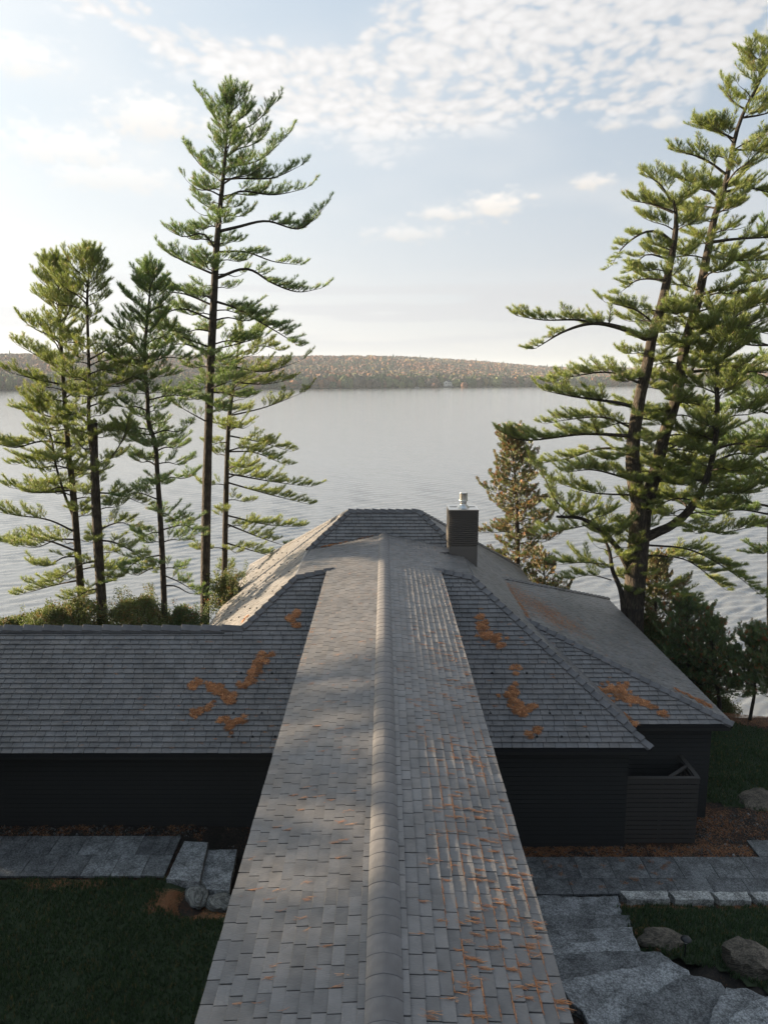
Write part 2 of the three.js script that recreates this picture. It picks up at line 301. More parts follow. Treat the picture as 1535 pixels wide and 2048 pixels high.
{
  const r = rng(91), kinds = [lumpCrown(1, 0), lumpCrown(2, 0), lumpCrown(3, 1)], lists = [[], [], []], cols = [[], [], []], m4 = new THREE.Matrix4(), q = new THREE.Quaternion(), up = new THREE.Vector3(0, 1, 0);
  for (let k = 0; k < 36000; k++) {
    const az = lerp(-0.72, 0.72, r()), e = 6 + 1500 * Math.pow(r(), 1.25); let d = 1300; for (let i = 0; i < 6; i++) d = shoreD(az * d); d += e; const x = az * d + (r() - 0.5) * 10;
    if (e < 26 && r() < 0.25) continue;
    if (fields.some(([fx, fd, fr]) => Math.hypot(x - fx, (d - fd) * 0.6) < fr)) continue;
    const y = hillY(x, d), patch = fbm(x * 0.006 + 3, d * 0.006 + 8, 3), conif = r() < (e < 60 ? 0.25 : 0.10 + 0.5 * smooth(0.56, 0.7, patch)), kind = conif ? 2 : r() < 0.5 ? 0 : 1;
    const h = conif ? 6.5 + 4.5 * r() + (r() < 0.1 ? 3.5 : 0) : 5.5 + 4.5 * r(), w = conif ? 3 + 1.6 * r() : 4.4 + 3.4 * r();
    q.setFromAxisAngle(up, r() * 6.28); lists[kind].push(m4.clone().compose(new THREE.Vector3(x, y + h * (conif ? 0.9 : 0.85), -d), q, new THREE.Vector3(w, h, w)));
    const hi = smooth(0.25, 0.75, e / 1100 + (patch - 0.5)), pick = fbm(x * 0.012 + 50, d * 0.012, 3) + (r() - 0.5) * 0.42; let c;
    if (conif) c = GREENS[r() < 0.8 ? 0 : 1]; else if (e < 120 && r() < 0.45) c = GREENS[1 + Math.floor(r() * 3)]; else c = pick > 0.62 - hi * 0.1 ? AUTUMN[Math.floor(r() * 3)] : pick > 0.36 ? AUTUMN[3 + Math.floor(r() * 3)] : AUTUMN[r() < 0.4 ? 6 : 4];
    const w2 = 0.75 + 0.5 * r(); cols[kind].push(lin(c[0] * w2, c[1] * w2, c[2] * w2));
  }
  const g = group('forest'); tag(g, 'distant autumn forest of rust, brown and dark green trees covering the hill', 'forest', null, 'stuff');
  kinds.forEach((k, i) => { const im = shade(new THREE.InstancedMesh(k, M.wood_far, lists[i].length)); lists[i].forEach((m, n) => { im.setMatrixAt(n, m); im.setColorAt(n, cols[i][n]); }); im.name = i === 2 ? 'conifer_crowns' : 'leafy_crowns'; stuff(im); g.add(im); });
}
scene.fog = new THREE.FogExp2(0xc4d0dc, 0.0001);
console.log('land');

// ================= the house =================
const house = group('house', [0, 0, 0]);
tag(house, 'dark stained lake house with grey slate-look roofs seen from above its ridge', 'house');
const Yd = (dy) => 20 - dy, PITCH = 0.81, CO = Math.cos(Math.atan(PITCH)), SI = Math.sin(Math.atan(PITCH));
const dyC = (d) => 10.25 - PITCH * (d - 20), dyB = (ax) => 6.48 + PITCH * (ax - 2.87), dyA = (ax) => 6.48 - 0.175 * (2.87 - ax), dyD = (d) => 6.48 - PITCH * (d - 28.66), dyE = (d) => 10.2 - 0.67 * (d - 21.7), dyF = (x) => 10.2 - 0.39 * (10.34 - x);

// one roof slope laid tile by tile: o = eave corner, u = along the eave, s = up the slope; lo / hi = where the course starts and ends at height t
function slope(o, u, s, { T, lo, hi, exp = 0.165, widths = [0.27, 0.3, 0.33], seed = 1, th = 0.036, tone = 0.2, single = null, parent, lift = 0.004, tint = 0.03, joint, name = 'shingles' }) {
  const n = new THREE.Vector3().crossVectors(u, s).normalize(); const flip = n.y < 0; if (flip) n.negate();
  const r = rng(seed), t = new Tri(), q = new THREE.Vector3();
  const put = (a, tt, h, c) => { q.copy(o).addScaledVector(u, a).addScaledVector(s, tt).addScaledVector(n, h); return t.v(q.x, q.y, q.z, a + seed * 0.7, tt + seed * 1.3, c); };
  const quad = (a, b, c, d) => flip ? t.quad(a, d, c, b) : t.quad(a, b, c, d);
  for (let k = 0, t0 = 0; t0 < T - 0.01; k++, t0 += exp) {
    const t1 = Math.min(t0 + exp, T), L0 = lo(t0), H0 = hi(t0), L1 = lo(t1), H1 = hi(t1), Lm = Math.min(L0, L1), Hm = Math.max(H0, H1);
    let a = Math.min(lo(t0), lo(t0 + exp)) - widths[0] * (k % 2 ? 0.5 : 0.05) - 0.1 * r();
    while (a < Hm) {
      const w = widths[Math.floor(r() * widths.length)], g = (joint ?? 0.003) + 0.005 * r(), a0 = a + g, a1 = a + w - g; a += w;
      const base = tone * (0.91 + 0.18 * r()), warm = (r() - 0.5) * 0.05 + (tint ?? 0), c = [base * (1 + warm), base, base * (1.02 - warm)];
      const j = lift * r(), j2 = lift * r(), dt = (r() - 0.5) * 0.008;
      if (a1 < Lm || a0 > Hm) continue;
      if (single && a0 > Math.max(L0, L1) && a1 < Math.min(H0, H1) && single(a0, t0)) { single(a0, t0, { w, r, o, u, s, n, t0: t0 + dt, a0, k }); continue; }
      const b0 = clamp(a0, L0, H0), b1 = clamp(a1, L0, H0), c0 = clamp(a0, L1, H1), c1 = clamp(a1, L1, H1); if (b1 - b0 < 0.004 && c1 - c0 < 0.004) continue;
      const e0 = t0 + dt, e1 = t1 + 0.02;
      const A = put(b0, e0, th + j, c), B = put(b1, e0, th + j2, c), C = put(c1, e1, 0.005, c), D = put(c0, e1, 0.005, c), A2 = put(b0, e0 + 0.036, -0.006, c), B2 = put(b1, e0 + 0.036, -0.006, c), C2 = put(c1, e1, -0.008, c), D2 = put(c0, e1, -0.008, c);
      quad(A, B, C, D); quad(A2, B2, B, A); quad(A2, A, D, D2); quad(B2, C2, C, B);
    }
  }
  const m = add(name, t.geo(false), M.slate, parent); return stuff(m);
}
// solid deck under the tiles: outline in plan [x, d] with the height from f(x, d)
function deck(outline, f, parent, drop = 0.012, thick = 0.1) {
  const sh = new THREE.Shape(outline.map(([x, d]) => new THREE.Vector2(x, d))), faces = THREE.ShapeUtils.triangulateShape(sh.getPoints(), []), pts = sh.getPoints(), t = new Tri(), n = pts.length;
  for (const k of [0, 1]) for (const p of pts) t.v(p.x, Yd(f(p.x, p.y)) - drop - k * thick, -p.y, p.x, p.y);
  for (const [a, b, c] of faces) { t.i.push(a, b, c); t.i.push(n + a, n + c, n + b); }
  for (let i = 0; i < n; i++) { const j = (i + 1) % n; t.quad(i, n + i, n + j, j); }
  return add('roof_deck', t.geo(false), M.deck, parent);
}
const ux = new THREE.Vector3(1, 0, 0), ud = new THREE.Vector3(0, 0, -1);

// --- lower front slopes (face the camera) ---
const wingRoof = group('wing_roof', [0, 0, 0], house), frontRoof = group('hipped_roof', [0, 0, 0], house), mainRoof = group('main_roof', [0, 0, 0], house), gableRoof = group('gable_roof', [0, 0, 0], house), sideRoof = group('annex_roof', [0, 0, 0], house);
const sC = new THREE.Vector3(0, SI, -CO), dOf = (t) => 20 + t * CO;
slope(new THREE.Vector3(0, Yd(10.25), -20), ux, sC, { T: 4.87 / CO, lo: (t) => { const d = dOf(t); return d < 23.15 ? -16 : d < 24.65 ? -(2.87 + 24.65 - d) : -2.87 + (d - 24.65) / 0.218; }, hi: () => -1.3, seed: 3, parent: wingRoof });
deck([[-16, 20.0], [-1.3, 20.0], [-1.3, 24.87], [-1.86, 24.87], [-2.87, 24.65], [-4.37, 23.15], [-16, 23.15]], (x, d) => dyC(d), wingRoof);
deck([[-16, 23.16], [-4.4, 23.16], [-4.4, 26.4], [-16, 26.4]], (x, d) => dyC(23.15) + PITCH * (d - 23.15), wingRoof);
slope(new THREE.Vector3(0, Yd(dyC(20.12)), -20.12), ux, sC, { T: 4.75 / CO, lo: () => 1.3, hi: (t) => { const d = 20.12 + t * CO; return d < 24.65 ? 2.87 + 24.65 - d : 2.87 - (d - 24.65) / 0.218; }, seed: 4, parent: frontRoof });
deck([[1.3, 20.12], [7.4, 20.12], [2.87, 24.65], [1.86, 24.87], [1.3, 24.87]], (x, d) => dyC(d), frontRoof);

// --- steep side slopes of the main roof and its upper front ---
for (const sg of [-1, 1]) {
  const s = new THREE.Vector3(-sg * CO, SI, 0), EX = sg < 0 ? 6.91 : 7.1, o = new THREE.Vector3(sg * EX, Yd(dyB(EX)), 0), ax = (t) => EX - t * CO;
  slope(o, ud, s, { T: (EX - 1.35) / CO, lo: (t) => { const a = ax(t); return a > 2.87 ? 24.65 - (a - 2.87) : 28.66 + (2.87 - a); }, hi: (t) => 30.18 + (ax(t) - 1.35) * 1.677, seed: 10 + sg, parent: mainRoof, joint: 0.006, th: 0.026, lift: 0.01, widths: [0.3, 0.34] });
  deck([[sg * EX, 24.65 - (EX - 2.87)], [sg * 2.87, 24.65], [sg * 2.87, 28.66], [sg * 1.35, 30.18], [sg * EX, 30.18 + (EX - 1.35) * 1.677]], (x) => dyB(Math.abs(x)), mainRoof);
}
slope(new THREE.Vector3(0, Yd(6.48), -28.66), ux, sC, { T: 1.52 / CO, lo: (t) => -(2.87 - t * CO), hi: (t) => 2.87 - t * CO, seed: 15, parent: mainRoof });
deck([[-2.87, 28.66], [2.87, 28.66], [1.35, 30.18], [-1.35, 30.18]], (x, d) => dyD(d), mainRoof);
deck([[-1.35, 30.19], [1.35, 30.19], [6.9, 39.5], [-6.9, 39.5]], (x, d) => 5.25 + 0.483 * (d - 30.18), mainRoof);

// --- the long low gable roof under the camera ---
const Z0 = 4.6, cA = Math.cos(Math.atan(0.175)), sA = Math.sin(Math.atan(0.175)), EXPO = 0.148;
const TONES = [0.93, 0.965, 1.0, 1.035, 1.07], GW = [0.285, 0.305, 0.325], tileGeo = new Map();
function tileGeometry(w, tone) {
  const key = w + '/' + tone; if (tileGeo.has(key)) return tileGeo.get(key);
  const t = new Tri(), b = 0.2 * TONES[tone], c = [b * 1.03, b, b * 0.99], g = 0.008, uo = tone * 0.9 + w * 3, put = (a, h, s) => t.v(a, h, s, a + uo, s + uo * 1.7, c);
  const ch = 0.004, W = w - g, A = put(g, 0.026 - ch, 0), B = put(W, 0.026 - ch, 0), A1 = put(g, 0.026, ch), B1 = put(W, 0.026, ch), C = put(W, 0.005, EXPO + 0.02), D = put(g, 0.005, EXPO + 0.02), A2 = put(g, -0.006, 0.03), B2 = put(W, -0.006, 0.03), C2 = put(W, -0.008, EXPO + 0.02), D2 = put(g, -0.008, EXPO + 0.02);
  for (const [a, d, e, f] of [[A1, D, C, B1], [A, A1, B1, B], [A2, A, B, B2], [A2, D2, D, A1], [B2, B1, C, C2], [D2, C2, C, D]]) t.quad(a, d, e, f);
  const geo = t.geo(false); tileGeo.set(key, geo); return geo;
}
let singles = 0;
function singleTile(limit) {
  return (a, t, put) => {
    if (!put) return a < limit;
    const { w, r, o, u, s, n, t0, a0 } = put, m = add('shingle', tileGeometry(w, Math.floor(r() * 5)), M.slate, gableRoof); singles++;
    const hand = new THREE.Vector3().crossVectors(u, n).dot(s) > 0;      // keep the basis right-handed
    const uu = hand ? u : u.clone().negate(), p = o.clone().addScaledVector(u, hand ? a0 : a0 + w).addScaledVector(s, t0).addScaledVector(n, 0.003 * r());
    m.matrixAutoUpdate = true; const B = new THREE.Matrix4().makeBasis(uu, n, s); m.quaternion.setFromRotationMatrix(B); m.position.copy(p);
    m.rotateY((r() - 0.5) * 0.012); m.rotateZ((r() - 0.35) * 0.03);
  };
}
for (const sg of [-1, 1]) {
  const s = new THREE.Vector3(-sg * cA, sA, 0), near = new THREE.Vector3(sg * 1.86, Yd(dyA(1.86)), -Z0);
  slope(near, ud, s, { T: (1.86 - 0.1) / cA, lo: () => 0, hi: () => 24.9 - Z0, exp: EXPO, widths: GW, seed: 21 + sg, joint: 0.006, th: 0.026, lift: 0.009, parent: gableRoof, single: singleTile(3.6) });
  const far = new THREE.Vector3(sg * 2.88, Yd(dyA(2.88)), 0);
  slope(far, ud, s, { T: (2.88 - 0.1) / cA, lo: (t) => { const a = 2.88 - t * cA; return a > 1.86 ? 24.65 + 0.218 * (2.87 - a) : 24.9; }, hi: (t) => 28.66 + 0.216 * (2.87 - (2.88 - t * cA)), exp: EXPO, widths: GW, seed: 31 + sg, joint: 0.006, th: 0.026, lift: 0.007, parent: gableRoof });
  deck(sg < 0 ? [[0, Z0], [0, 29.27], [-2.87, 28.66], [-2.87, 24.65], [-1.84, 24.87], [-1.84, Z0]] : [[0, Z0], [1.84, Z0], [1.84, 24.87], [2.87, 24.65], [2.87, 28.66], [0, 29.27]], (x) => dyA(Math.abs(x)), gableRoof, 0.012, 0.05);
  add('drip_edge', boxAt(sg * 2.885, Yd(dyA(2.885)) - 0.005, -26.6, 0.05, 0.02, 3.9), M.steel, gableRoof);
  add('fascia', boxAt(sg * 1.83, Yd(dyA(1.83)) - 0.16, -(Z0 + 24.8) / 2, 0.03, 0.2, 24.8 - Z0), M.trim, gableRoof);
}

// --- the right-hand side roof: shallow side slope, small front slope ---
{
  const cF = Math.cos(Math.atan(0.39)), sF = Math.sin(Math.atan(0.39)), cE = Math.cos(Math.atan(0.67)), sE = Math.sin(Math.atan(0.67));
  slope(new THREE.Vector3(10.34, Yd(10.2), 0), ud, new THREE.Vector3(-cF, sF, 0), { T: 5.69 / cF, lo: (t) => 21.7 + t * cF * 0.583, hi: (t) => 34.9 - t * cF * 0.826, seed: 41, parent: sideRoof, joint: 0.008, lift: 0.012, widths: [0.3, 0.34] });
  deck([[10.34, 21.7], [4.65, 25.02], [4.65, 30.2], [10.34, 34.9]], (x) => dyF(x), sideRoof);
  slope(new THREE.Vector3(0, Yd(10.2), -21.7), ux, new THREE.Vector3(0, sE, -cE), { T: 3.31 / cE, lo: (t) => { const d = 21.7 + t * cE; return 2.87 + (dyE(d) - 6.48) / PITCH; }, hi: (t) => 10.34 - t * cE / 0.583, seed: 43, parent: sideRoof });
  deck([[7.0, 21.7], [10.34, 21.7], [4.65, 25.02], [4.0, 25.02]], (x, d) => dyE(d), sideRoof);
  deck([[4.6, 30.21], [10.34, 34.91], [4.6, 36.5]], (x, d) => dyF(Math.min(10.34, 4.65 + (d - 30.2) * 1.2)) , sideRoof);
}

// --- folded cap tiles along hips and ridges ---
const capMats = [0.78, 0.86, 0.94, 1.02].map((k) => { const m = M.cap.clone(); m.color.multiplyScalar(k); return m; });
function caps(p0, p1, nA, nB, len, parent, name, { half = 0.15, rise = 0.062, th = 0.04, mat = M.cap, seed = 1 } = {}) {
  const a = V(p0), b = V(p1), dir = b.clone().sub(a), L = dir.length(); dir.normalize();
  const up = nA.clone().add(nB).normalize(), wing = (n, other) => { const w = new THREE.Vector3().crossVectors(n, dir).normalize(); if (w.dot(other) > 0) w.negate(); return w; };
  const wA = wing(nA, nB.clone().sub(nA)), wB = wing(nB, nA.clone().sub(nB));
  wA.y > 0 && nA.y < 0.999 && wA.negate(); wB.y > 0 && nB.y < 0.999 && wB.negate(); if (wA.dot(wB) > 0.95) wB.negate();
  const prof = [[wA, half, 0.032], [wA, half * 0.5, 0.044], [wA, half * 0.16, rise * 0.92], [null, 0, rise], [wB, half * 0.16, rise * 0.92], [wB, half * 0.5, 0.044], [wB, half, 0.032]];
  const t = new Tri(), q = new THREE.Vector3(), n = prof.length, ring = (s, h, sink, thick) => prof.map(([w, k, r], i) => { q.set(0, 0, 0).addScaledVector(dir, s).addScaledVector(up, r + h - thick); if (w) q.addScaledVector(w, k); return t.v(q.x, q.y, q.z, i * 0.05 + seed, s + seed); });
  const e = len * 1.12, R = [ring(0.05, 0.05, 0, th + 0.05), ring(0, 0.046, 0, 0), ring(0.012, 0.05, 0, 0), ring(e, 0.0, 0, 0)];
  for (let k = 0; k < 3; k++) for (let i = 0; i < n - 1; i++) t.quad(R[k][i], R[k][i + 1], R[k + 1][i + 1], R[k + 1][i]);
  { const low = ring(e, 0, 0, th + 0.02); for (const i of [0, n - 1]) { t.quad(R[0][i], R[1][i], R[3][i], low[i]); } }
  const g = t.geo(false), r = rng(seed * 13 + 5);
  for (let s = 0; s < L - len * 0.4; s += len) { const m = add(name, g, capMats[Math.floor(r() * 4)], parent); m.position.copy(a).addScaledVector(dir, s).addScaledVector(up, 0.004 * r()); m.rotateY((r() - 0.5) * 0.01); }
}
const nC = new THREE.Vector3(0, CO, SI), nL = new THREE.Vector3(-SI, CO, 0), nR = new THREE.Vector3(SI, CO, 0), nBk = new THREE.Vector3(0, CO, -SI), nAl = new THREE.Vector3(-sA, cA, 0), nAr = new THREE.Vector3(sA, cA, 0), nF = new THREE.Vector3(0.39, 1, 0).normalize(), nE = new THREE.Vector3(0, 1, 0.67).normalize(), nD2 = new THREE.Vector3(0, 1, -0.483).normalize();
caps([-16, Yd(dyC(23.15)) + 0.01, -23.15], [-4.45, Yd(dyC(23.15)) + 0.01, -23.15], nC, nBk, 0.61, wingRoof, 'ridge_cap', { seed: 2, half: 0.17 });
add('ridge_vent', boxAt(-10.4, Yd(dyC(22.99)) + 0.02, -22.985, 11, 0.04, 0.05), M.dark, wingRoof);
caps([-4.37, Yd(dyC(23.15)), -23.15], [-2.87, Yd(6.48), -24.65], nC, nL, 0.31, wingRoof, 'hip_cap', { seed: 3 });
caps([-2.87, Yd(6.48), -24.65], [-1.84, Yd(dyA(1.84)), -24.87], nC, nAl, 0.31, wingRoof, 'hip_cap', { seed: 4 });
caps([7.4, Yd(dyC(20.12)), -20.12], [2.87, Yd(6.48), -24.65], nC, nR, 0.31, frontRoof, 'hip_cap', { seed: 5 });
caps([2.87, Yd(6.48), -24.65], [1.84, Yd(dyA(1.84)), -24.87], nC, nAr, 0.31, frontRoof, 'hip_cap', { seed: 6 });
caps([-2.87, Yd(6.48), -28.66], [-1.35, Yd(5.25), -30.18], nC, nL, 0.31, mainRoof, 'hip_cap', { seed: 7 });
caps([2.87, Yd(6.48), -28.66], [1.35, Yd(5.25), -30.18], nC, nR, 0.31, mainRoof, 'hip_cap', { seed: 8 });
caps([-1.4, Yd(5.25), -30.18], [1.4, Yd(5.25), -30.18], nC, nD2, 0.31, mainRoof, 'ridge_cap', { seed: 9 });
caps([-6.91, Yd(9.75), -39.5], [-1.35, Yd(5.25), -30.18], nL, nD2, 0.31, mainRoof, 'hip_cap', { seed: 10 });
caps([7.1, Yd(9.9), -39.8], [1.35, Yd(5.25), -30.18], nR, nD2, 0.31, mainRoof, 'hip_cap', { seed: 11 });
caps([10.34, Yd(10.2), -21.7], [4.65, Yd(7.98), -25.02], nE, nF, 0.32, sideRoof, 'hip_cap', { seed: 12 });
caps([10.34, Yd(10.2), -34.9], [4.65, Yd(7.98), -30.2], new THREE.Vector3(0, 1, -0.4).normalize(), nF, 0.32, sideRoof, 'hip_cap', { seed: 13 });
// broad rounded ridge tiles of the gable roof
{
  const t = new Tri(), N = 12, len = 0.29, half = 0.185, R = [];
  const ring = (s, h, sc) => { const a = []; for (let i = 0; i <= N; i++) { const k = i / N * 2 - 1, x = k * half * sc, y = -Math.abs(x) * 0.175 + 0.034 * (1 - k * k * k * k) + h; a.push(t.v(x, y + 0.028, -s, x + half, s)); } R.push(a); };
  ring(0, -0.03, 1.0); ring(0, 0.0015, 1.0); ring(0.008, 0.005, 1.0); ring(0.05, 0.004, 1.0); ring(len * 1.05, -0.001, 0.997);
  for (let k = 0; k < R.length - 1; k++) for (let i = 0; i < N; i++) t.quad(R[k][i], R[k][i + 1], R[k + 1][i + 1], R[k + 1][i]);
  const g = t.geo(true), r = rng(8), mats = [0.94, 1, 1.06].map((k) => { const m = M.cap.clone(); m.color.multiplyScalar(1.1 * k); return m; });
  for (let d = Z0; d < 29.1; d += len) { const m = add('ridge_tile', g, mats[Math.floor(r() * 3)], gableRoof); m.position.set((r() - 0.5) * 0.003, Yd(dyA(0)) + 0.002 * r(), -d); m.rotation.z = (r() - 0.5) * 0.008; }
}
// snow guards: small metal tabs in rows
{
  const tab = new Tri(); { const a = tab.v(-0.034, 0, 0), b = tab.v(0.034, 0, 0), c = tab.v(0.034, 0.042, 0.01), d = tab.v(-0.034, 0.042, 0.01), e = tab.v(0, 0, 0.09); tab.quad(a, b, c, d); tab.i.push(a, d, e, b, e, c, d, c, e); }
  const base = tab.geo(false), put = (list, parent) => { const gs = list.map(([p, u, n, s]) => { const g = base.clone(); g.applyMatrix4(new THREE.Matrix4().makeBasis(u, n, s).setPosition(p)); return g; }); stuff(add('snow_guards', mergeGeometries(gs), M.dark, parent)); };
  const r = rng(6), B = []; for (const sg of [-1, 1]) { const s = new THREE.Vector3(-sg * CO, SI, 0), n = sg < 0 ? nL : nR, u = new THREE.Vector3().crossVectors(n, s); for (let row = 0; row < 9; row++) { const ax = 6.55 - row * 0.40; for (let d = 30.6 - row * 0.36 - (ax < 4 ? 3 : 6) + (row % 2) * 0.3; d < 30 + (ax - 1.35) * 1.5; d += row > 5 ? 2.0 : row > 2 ? 1.2 : 0.85) if (sg < 0 && d > 25.2 - (ax - 2.87)) B.push([new THREE.Vector3(sg * ax, Yd(dyB(ax)) + 0.02, -d - 0.1 * r()), u, n, s]); } }
  put(B, mainRoof);
  const s2 = sC, u2 = new THREE.Vector3().crossVectors(nC, s2), Cl = [], Cr = []; for (const [d, st] of [[20.35, 0.62], [20.9, 0.75], [21.9, 0.9]]) { for (let x = -4.3; x < -1.9; x += st) Cl.push([new THREE.Vector3(x + 0.1 * r(), Yd(dyC(d)) + 0.02, -d), u2, nC, s2]); for (let x = 2.2; x < 6.6 - (d - 20); x += st * 1.1) Cr.push([new THREE.Vector3(x + 0.1 * r(), Yd(dyC(d)) + 0.02, -d), u2, nC, s2]); }
  put(Cl, wingRoof); put(Cr, frontRoof);
}

// --- walls, clad board by board where they show ---
function wallFace(x0, x1, d, dyTop, dyBase, parentName = 'wall') {
  const w = add(parentName, boxAt((x0 + x1) / 2, Yd((dyTop + dyBase) / 2), -(d + 0.13), x1 - x0, dyBase - dyTop, 0.2), M.siding, house);
  const g = boxAt(0, 0, 0, x1 - x0 - 0.02, 0.128, 0.026, [-0.11, 0, 0]), r = rng(Math.round(x0 * 10 + 500));
  for (let y = dyBase - 0.08; y > dyTop + 0.05; y -= 0.14) { const b = add('siding_board', g, M.siding, w); b.position.set((x0 + x1) / 2, Yd(y), -d - 0.012 + 0.004 * r()); }
  return w;
}
wallFace(-16, -1.45, 20.45, 10.3, 12.85); wallFace(1.45, 6.95, 20.6, 10.2, 13.65); wallFace(6.9, 9.93, 22.15, 10.25, 13.95);
for (const [cx, d0, d1, t, b] of [[-1.4, 5, 20.6, 6.6, 13.6], [1.4, 5, 20.7, 6.6, 13.9], [-6.5, 24, 39, 9.7, 15], [6.5, 20.8, 39, 9.9, 15], [9.83, 22.4, 34.4, 10.2, 16]]) add('wall', boxAt(cx, Yd((t + b) / 2), -(d0 + d1) / 2, 0.2, b - t, d1 - d0), M.siding, house);
add('wall', boxAt(0, Yd(10), -5, 2.6, 6.6, 0.2), M.siding, house); add('wall', boxAt(0, Yd(12.4), -38.95, 12.8, 5.2, 0.2), M.siding, house); add('wall', boxAt(8.2, Yd(13), -34.45, 3.2, 5.6, 0.2), M.siding, house);
for (const [x0, x1, d, dy] of [[-16, -1.5, 20.03, 10.37], [1.5, 7.3, 20.15, 10.28], [7.0, 10.27, 21.73, 10.33]]) add('fascia', boxAt((x0 + x1) / 2, Yd(dy), -d - 0.02, x1 - x0, 0.17, 0.035), M.trim, house);
for (const [x0, x1, d0, d1, dy] of [[-16, -1.5, 20.07, 20.5, 10.44], [1.5, 7.2, 20.2, 20.7, 10.35], [7.0, 10.2, 21.78, 22.2, 10.4]]) add('soffit', boxAt((x0 + x1) / 2, Yd(dy), -(d0 + d1) / 2, x1 - x0, 0.02, d1 - d0), M.trim, house);
add('fascia', boxAt(10.3, Yd(10.32), -28.3, 0.035, 0.17, 13.1), M.trim, house);

// --- chimney: slatted box, sheet-metal lid, flue ---
{
  const ch = group('chimney', [2.86, Yd(6.9), -28.05], house), top = 6.9 - 4.76, w = 1.02, dp = 1.05;
  add('base', boxAt(0, 0.28, 0, w, 1.1, dp), M.chimney, ch); add('core', boxAt(0, 0.83 + (top - 0.83) / 2 - 0.02, 0, w - 0.1, top - 0.83, dp - 0.1), M.chimney, ch);
  const n = 17, st = (top - 0.86) / n, gx = boxAt(0, 0, 0, w + 0.03, st * 0.6, 0.05, [0.35, 0, 0]), gz = boxAt(0, 0, 0, 0.05, st * 0.6, dp - 0.06, [0, 0, 0.0]);
  for (let k = 0; k < n; k++) { const y = 0.86 + st * (k + 0.5); for (const s of [-1, 1]) { const a = add('slat', gx, M.chimney, ch); a.position.set(0, y, s * dp / 2); if (s < 0) a.rotation.y = Math.PI; const b = add('slat', gz, M.chimney, ch); b.position.set(s * w / 2, y, 0); } }
  add('lid', boxAt(0, top + 0.015, 0, w + 0.06, 0.03, dp + 0.06), M.steel, ch);
  add('lid_seam', boxAt(0, top + 0.045, -0.1, w * 0.9, 0.03, 0.02), M.steel, ch);
  const flue = new THREE.LatheGeometry([[0.24, 0], [0.2, 0.05], [0.135, 0.1], [0.115, 0.13], [0.115, 0.24], [0.16, 0.24], [0.16, 0.27], [0.145, 0.29], [0.145, 0.52], [0.155, 0.53], [0.15, 0.55], [0.0, 0.56]].map(([x, y]) => new THREE.Vector2(x, y)), 28);
  const f = add('flue', flue, M.steel, ch); f.position.set(0.02, top + 0.03, 0.05);
  add('cricket', boxAt(-0.72, 0.62, 0.35, 0.55, 0.05, 0.3, [0.3, 0, 0.05]), M.cap, ch);
}

// --- slatted screen beside the right-hand wall ---
{
  const sc = group('slat_screen', [8, Yd(13.5), -20.75]), h = 2.1, x0 = -1.03, x1 = 1.05; tag(sc, 'brown slatted enclosure with open top beside the corner of the dark wall', 'screen');
  const g = boxAt(0, 0, 0, x1 - x0, 0.118, 0.022); for (let k = 0; k < 13; k++) { const b = add('slat', g, M.screen, sc); b.position.set((x0 + x1) / 2, 0.14 + k * 0.142, 0); }
  add('top_rail', boxAt((x0 + x1) / 2, h, -0.03, x1 - x0 + 0.04, 0.04, 0.13), M.screen, sc); add('header', boxAt((x0 + x1) / 2, h - 0.09, 0.0, x1 - x0 + 0.02, 0.14, 0.03), M.screen, sc);
  for (const x of [x0 + 0.04, 0, x1 - 0.04]) add('post', boxAt(x, h / 2, -0.055, 0.08, h, 0.08), M.screen, sc);
  add('side_rail', boxAt(x1 - 0.03, h, -0.75, 0.13, 0.04, 1.32), M.screen, sc);
  const gs = boxAt(0, 0, 0, 0.022, 0.118, 1.3); for (let k = 0; k < 13; k++) { const b = add('slat', gs, M.screen, sc); b.position.set(x1, 0.14 + k * 0.142, -0.72); }
  add('brace', boxAt(x1 - 0.45, h - 0.01, -0.42, 0.95, 0.05, 0.09, [0, 0.72, 0]), M.screen, sc);
}
console.log('house', singles);

// ================= the yard: paving, steps, stones =================
function stoneSlab(name, outline, y, thick, mat, parent, { jag = 0.02, seed = 1, bevel = 0.015 } = {}) {     // outline in plan [x, d]
  const r = rng(seed), pts = []; const n = outline.length;
  for (let i = 0; i < n; i++) { const a = outline[i], b = outline[(i + 1) % n], L = Math.hypot(b[0] - a[0], b[1] - a[1]), m = jag ? Math.max(1, Math.round(L / 0.12)) : 1; for (let k = 0; k < m; k++) { const t = k / m; pts.push(new THREE.Vector2(lerp(a[0], b[0], t) + (r() - 0.5) * jag, lerp(a[1], b[1], t) + (r() - 0.5) * jag)); } }
  const g = new THREE.ExtrudeGeometry(new THREE.Shape(pts), { depth: thick, bevelEnabled: true, bevelThickness: bevel, bevelSize: bevel, bevelOffset: -bevel, bevelSegments: 2 });
  { const uv = g.attributes.uv, a = seed * 1.3, ca = Math.cos(a), sa = Math.sin(a); for (let i = 0; i < uv.count; i++) { const x = uv.getX(i), w = uv.getY(i); uv.setXY(i, x * ca - w * sa + seed * 0.37, x * sa + w * ca); } }
  g.rotateX(-Math.PI / 2); g.computeBoundingBox(); const c = new THREE.Vector3(); g.boundingBox.getCenter(c); g.translate(-c.x, -g.boundingBox.max.y, -c.z);
  const m = add(name, g, mat, parent); m.position.set(c.x, y, c.z); m.rotation.set((r() - 0.5) * 0.01, 0, (r() - 0.5) * 0.01); return m;
}
const rect = (x0, x1, d0, d1, g = 0.006) => [[x0 + g, d0 + g], [x1 - g, d0 + g], [x1 - g, d1 - g], [x0 + g, d1 - g]];
const pave = [M.paver, M.paverDark].concat([0.8, 1.12].map((k) => { const m = M.paver.clone(); m.color.multiplyScalar(k); return m; }));
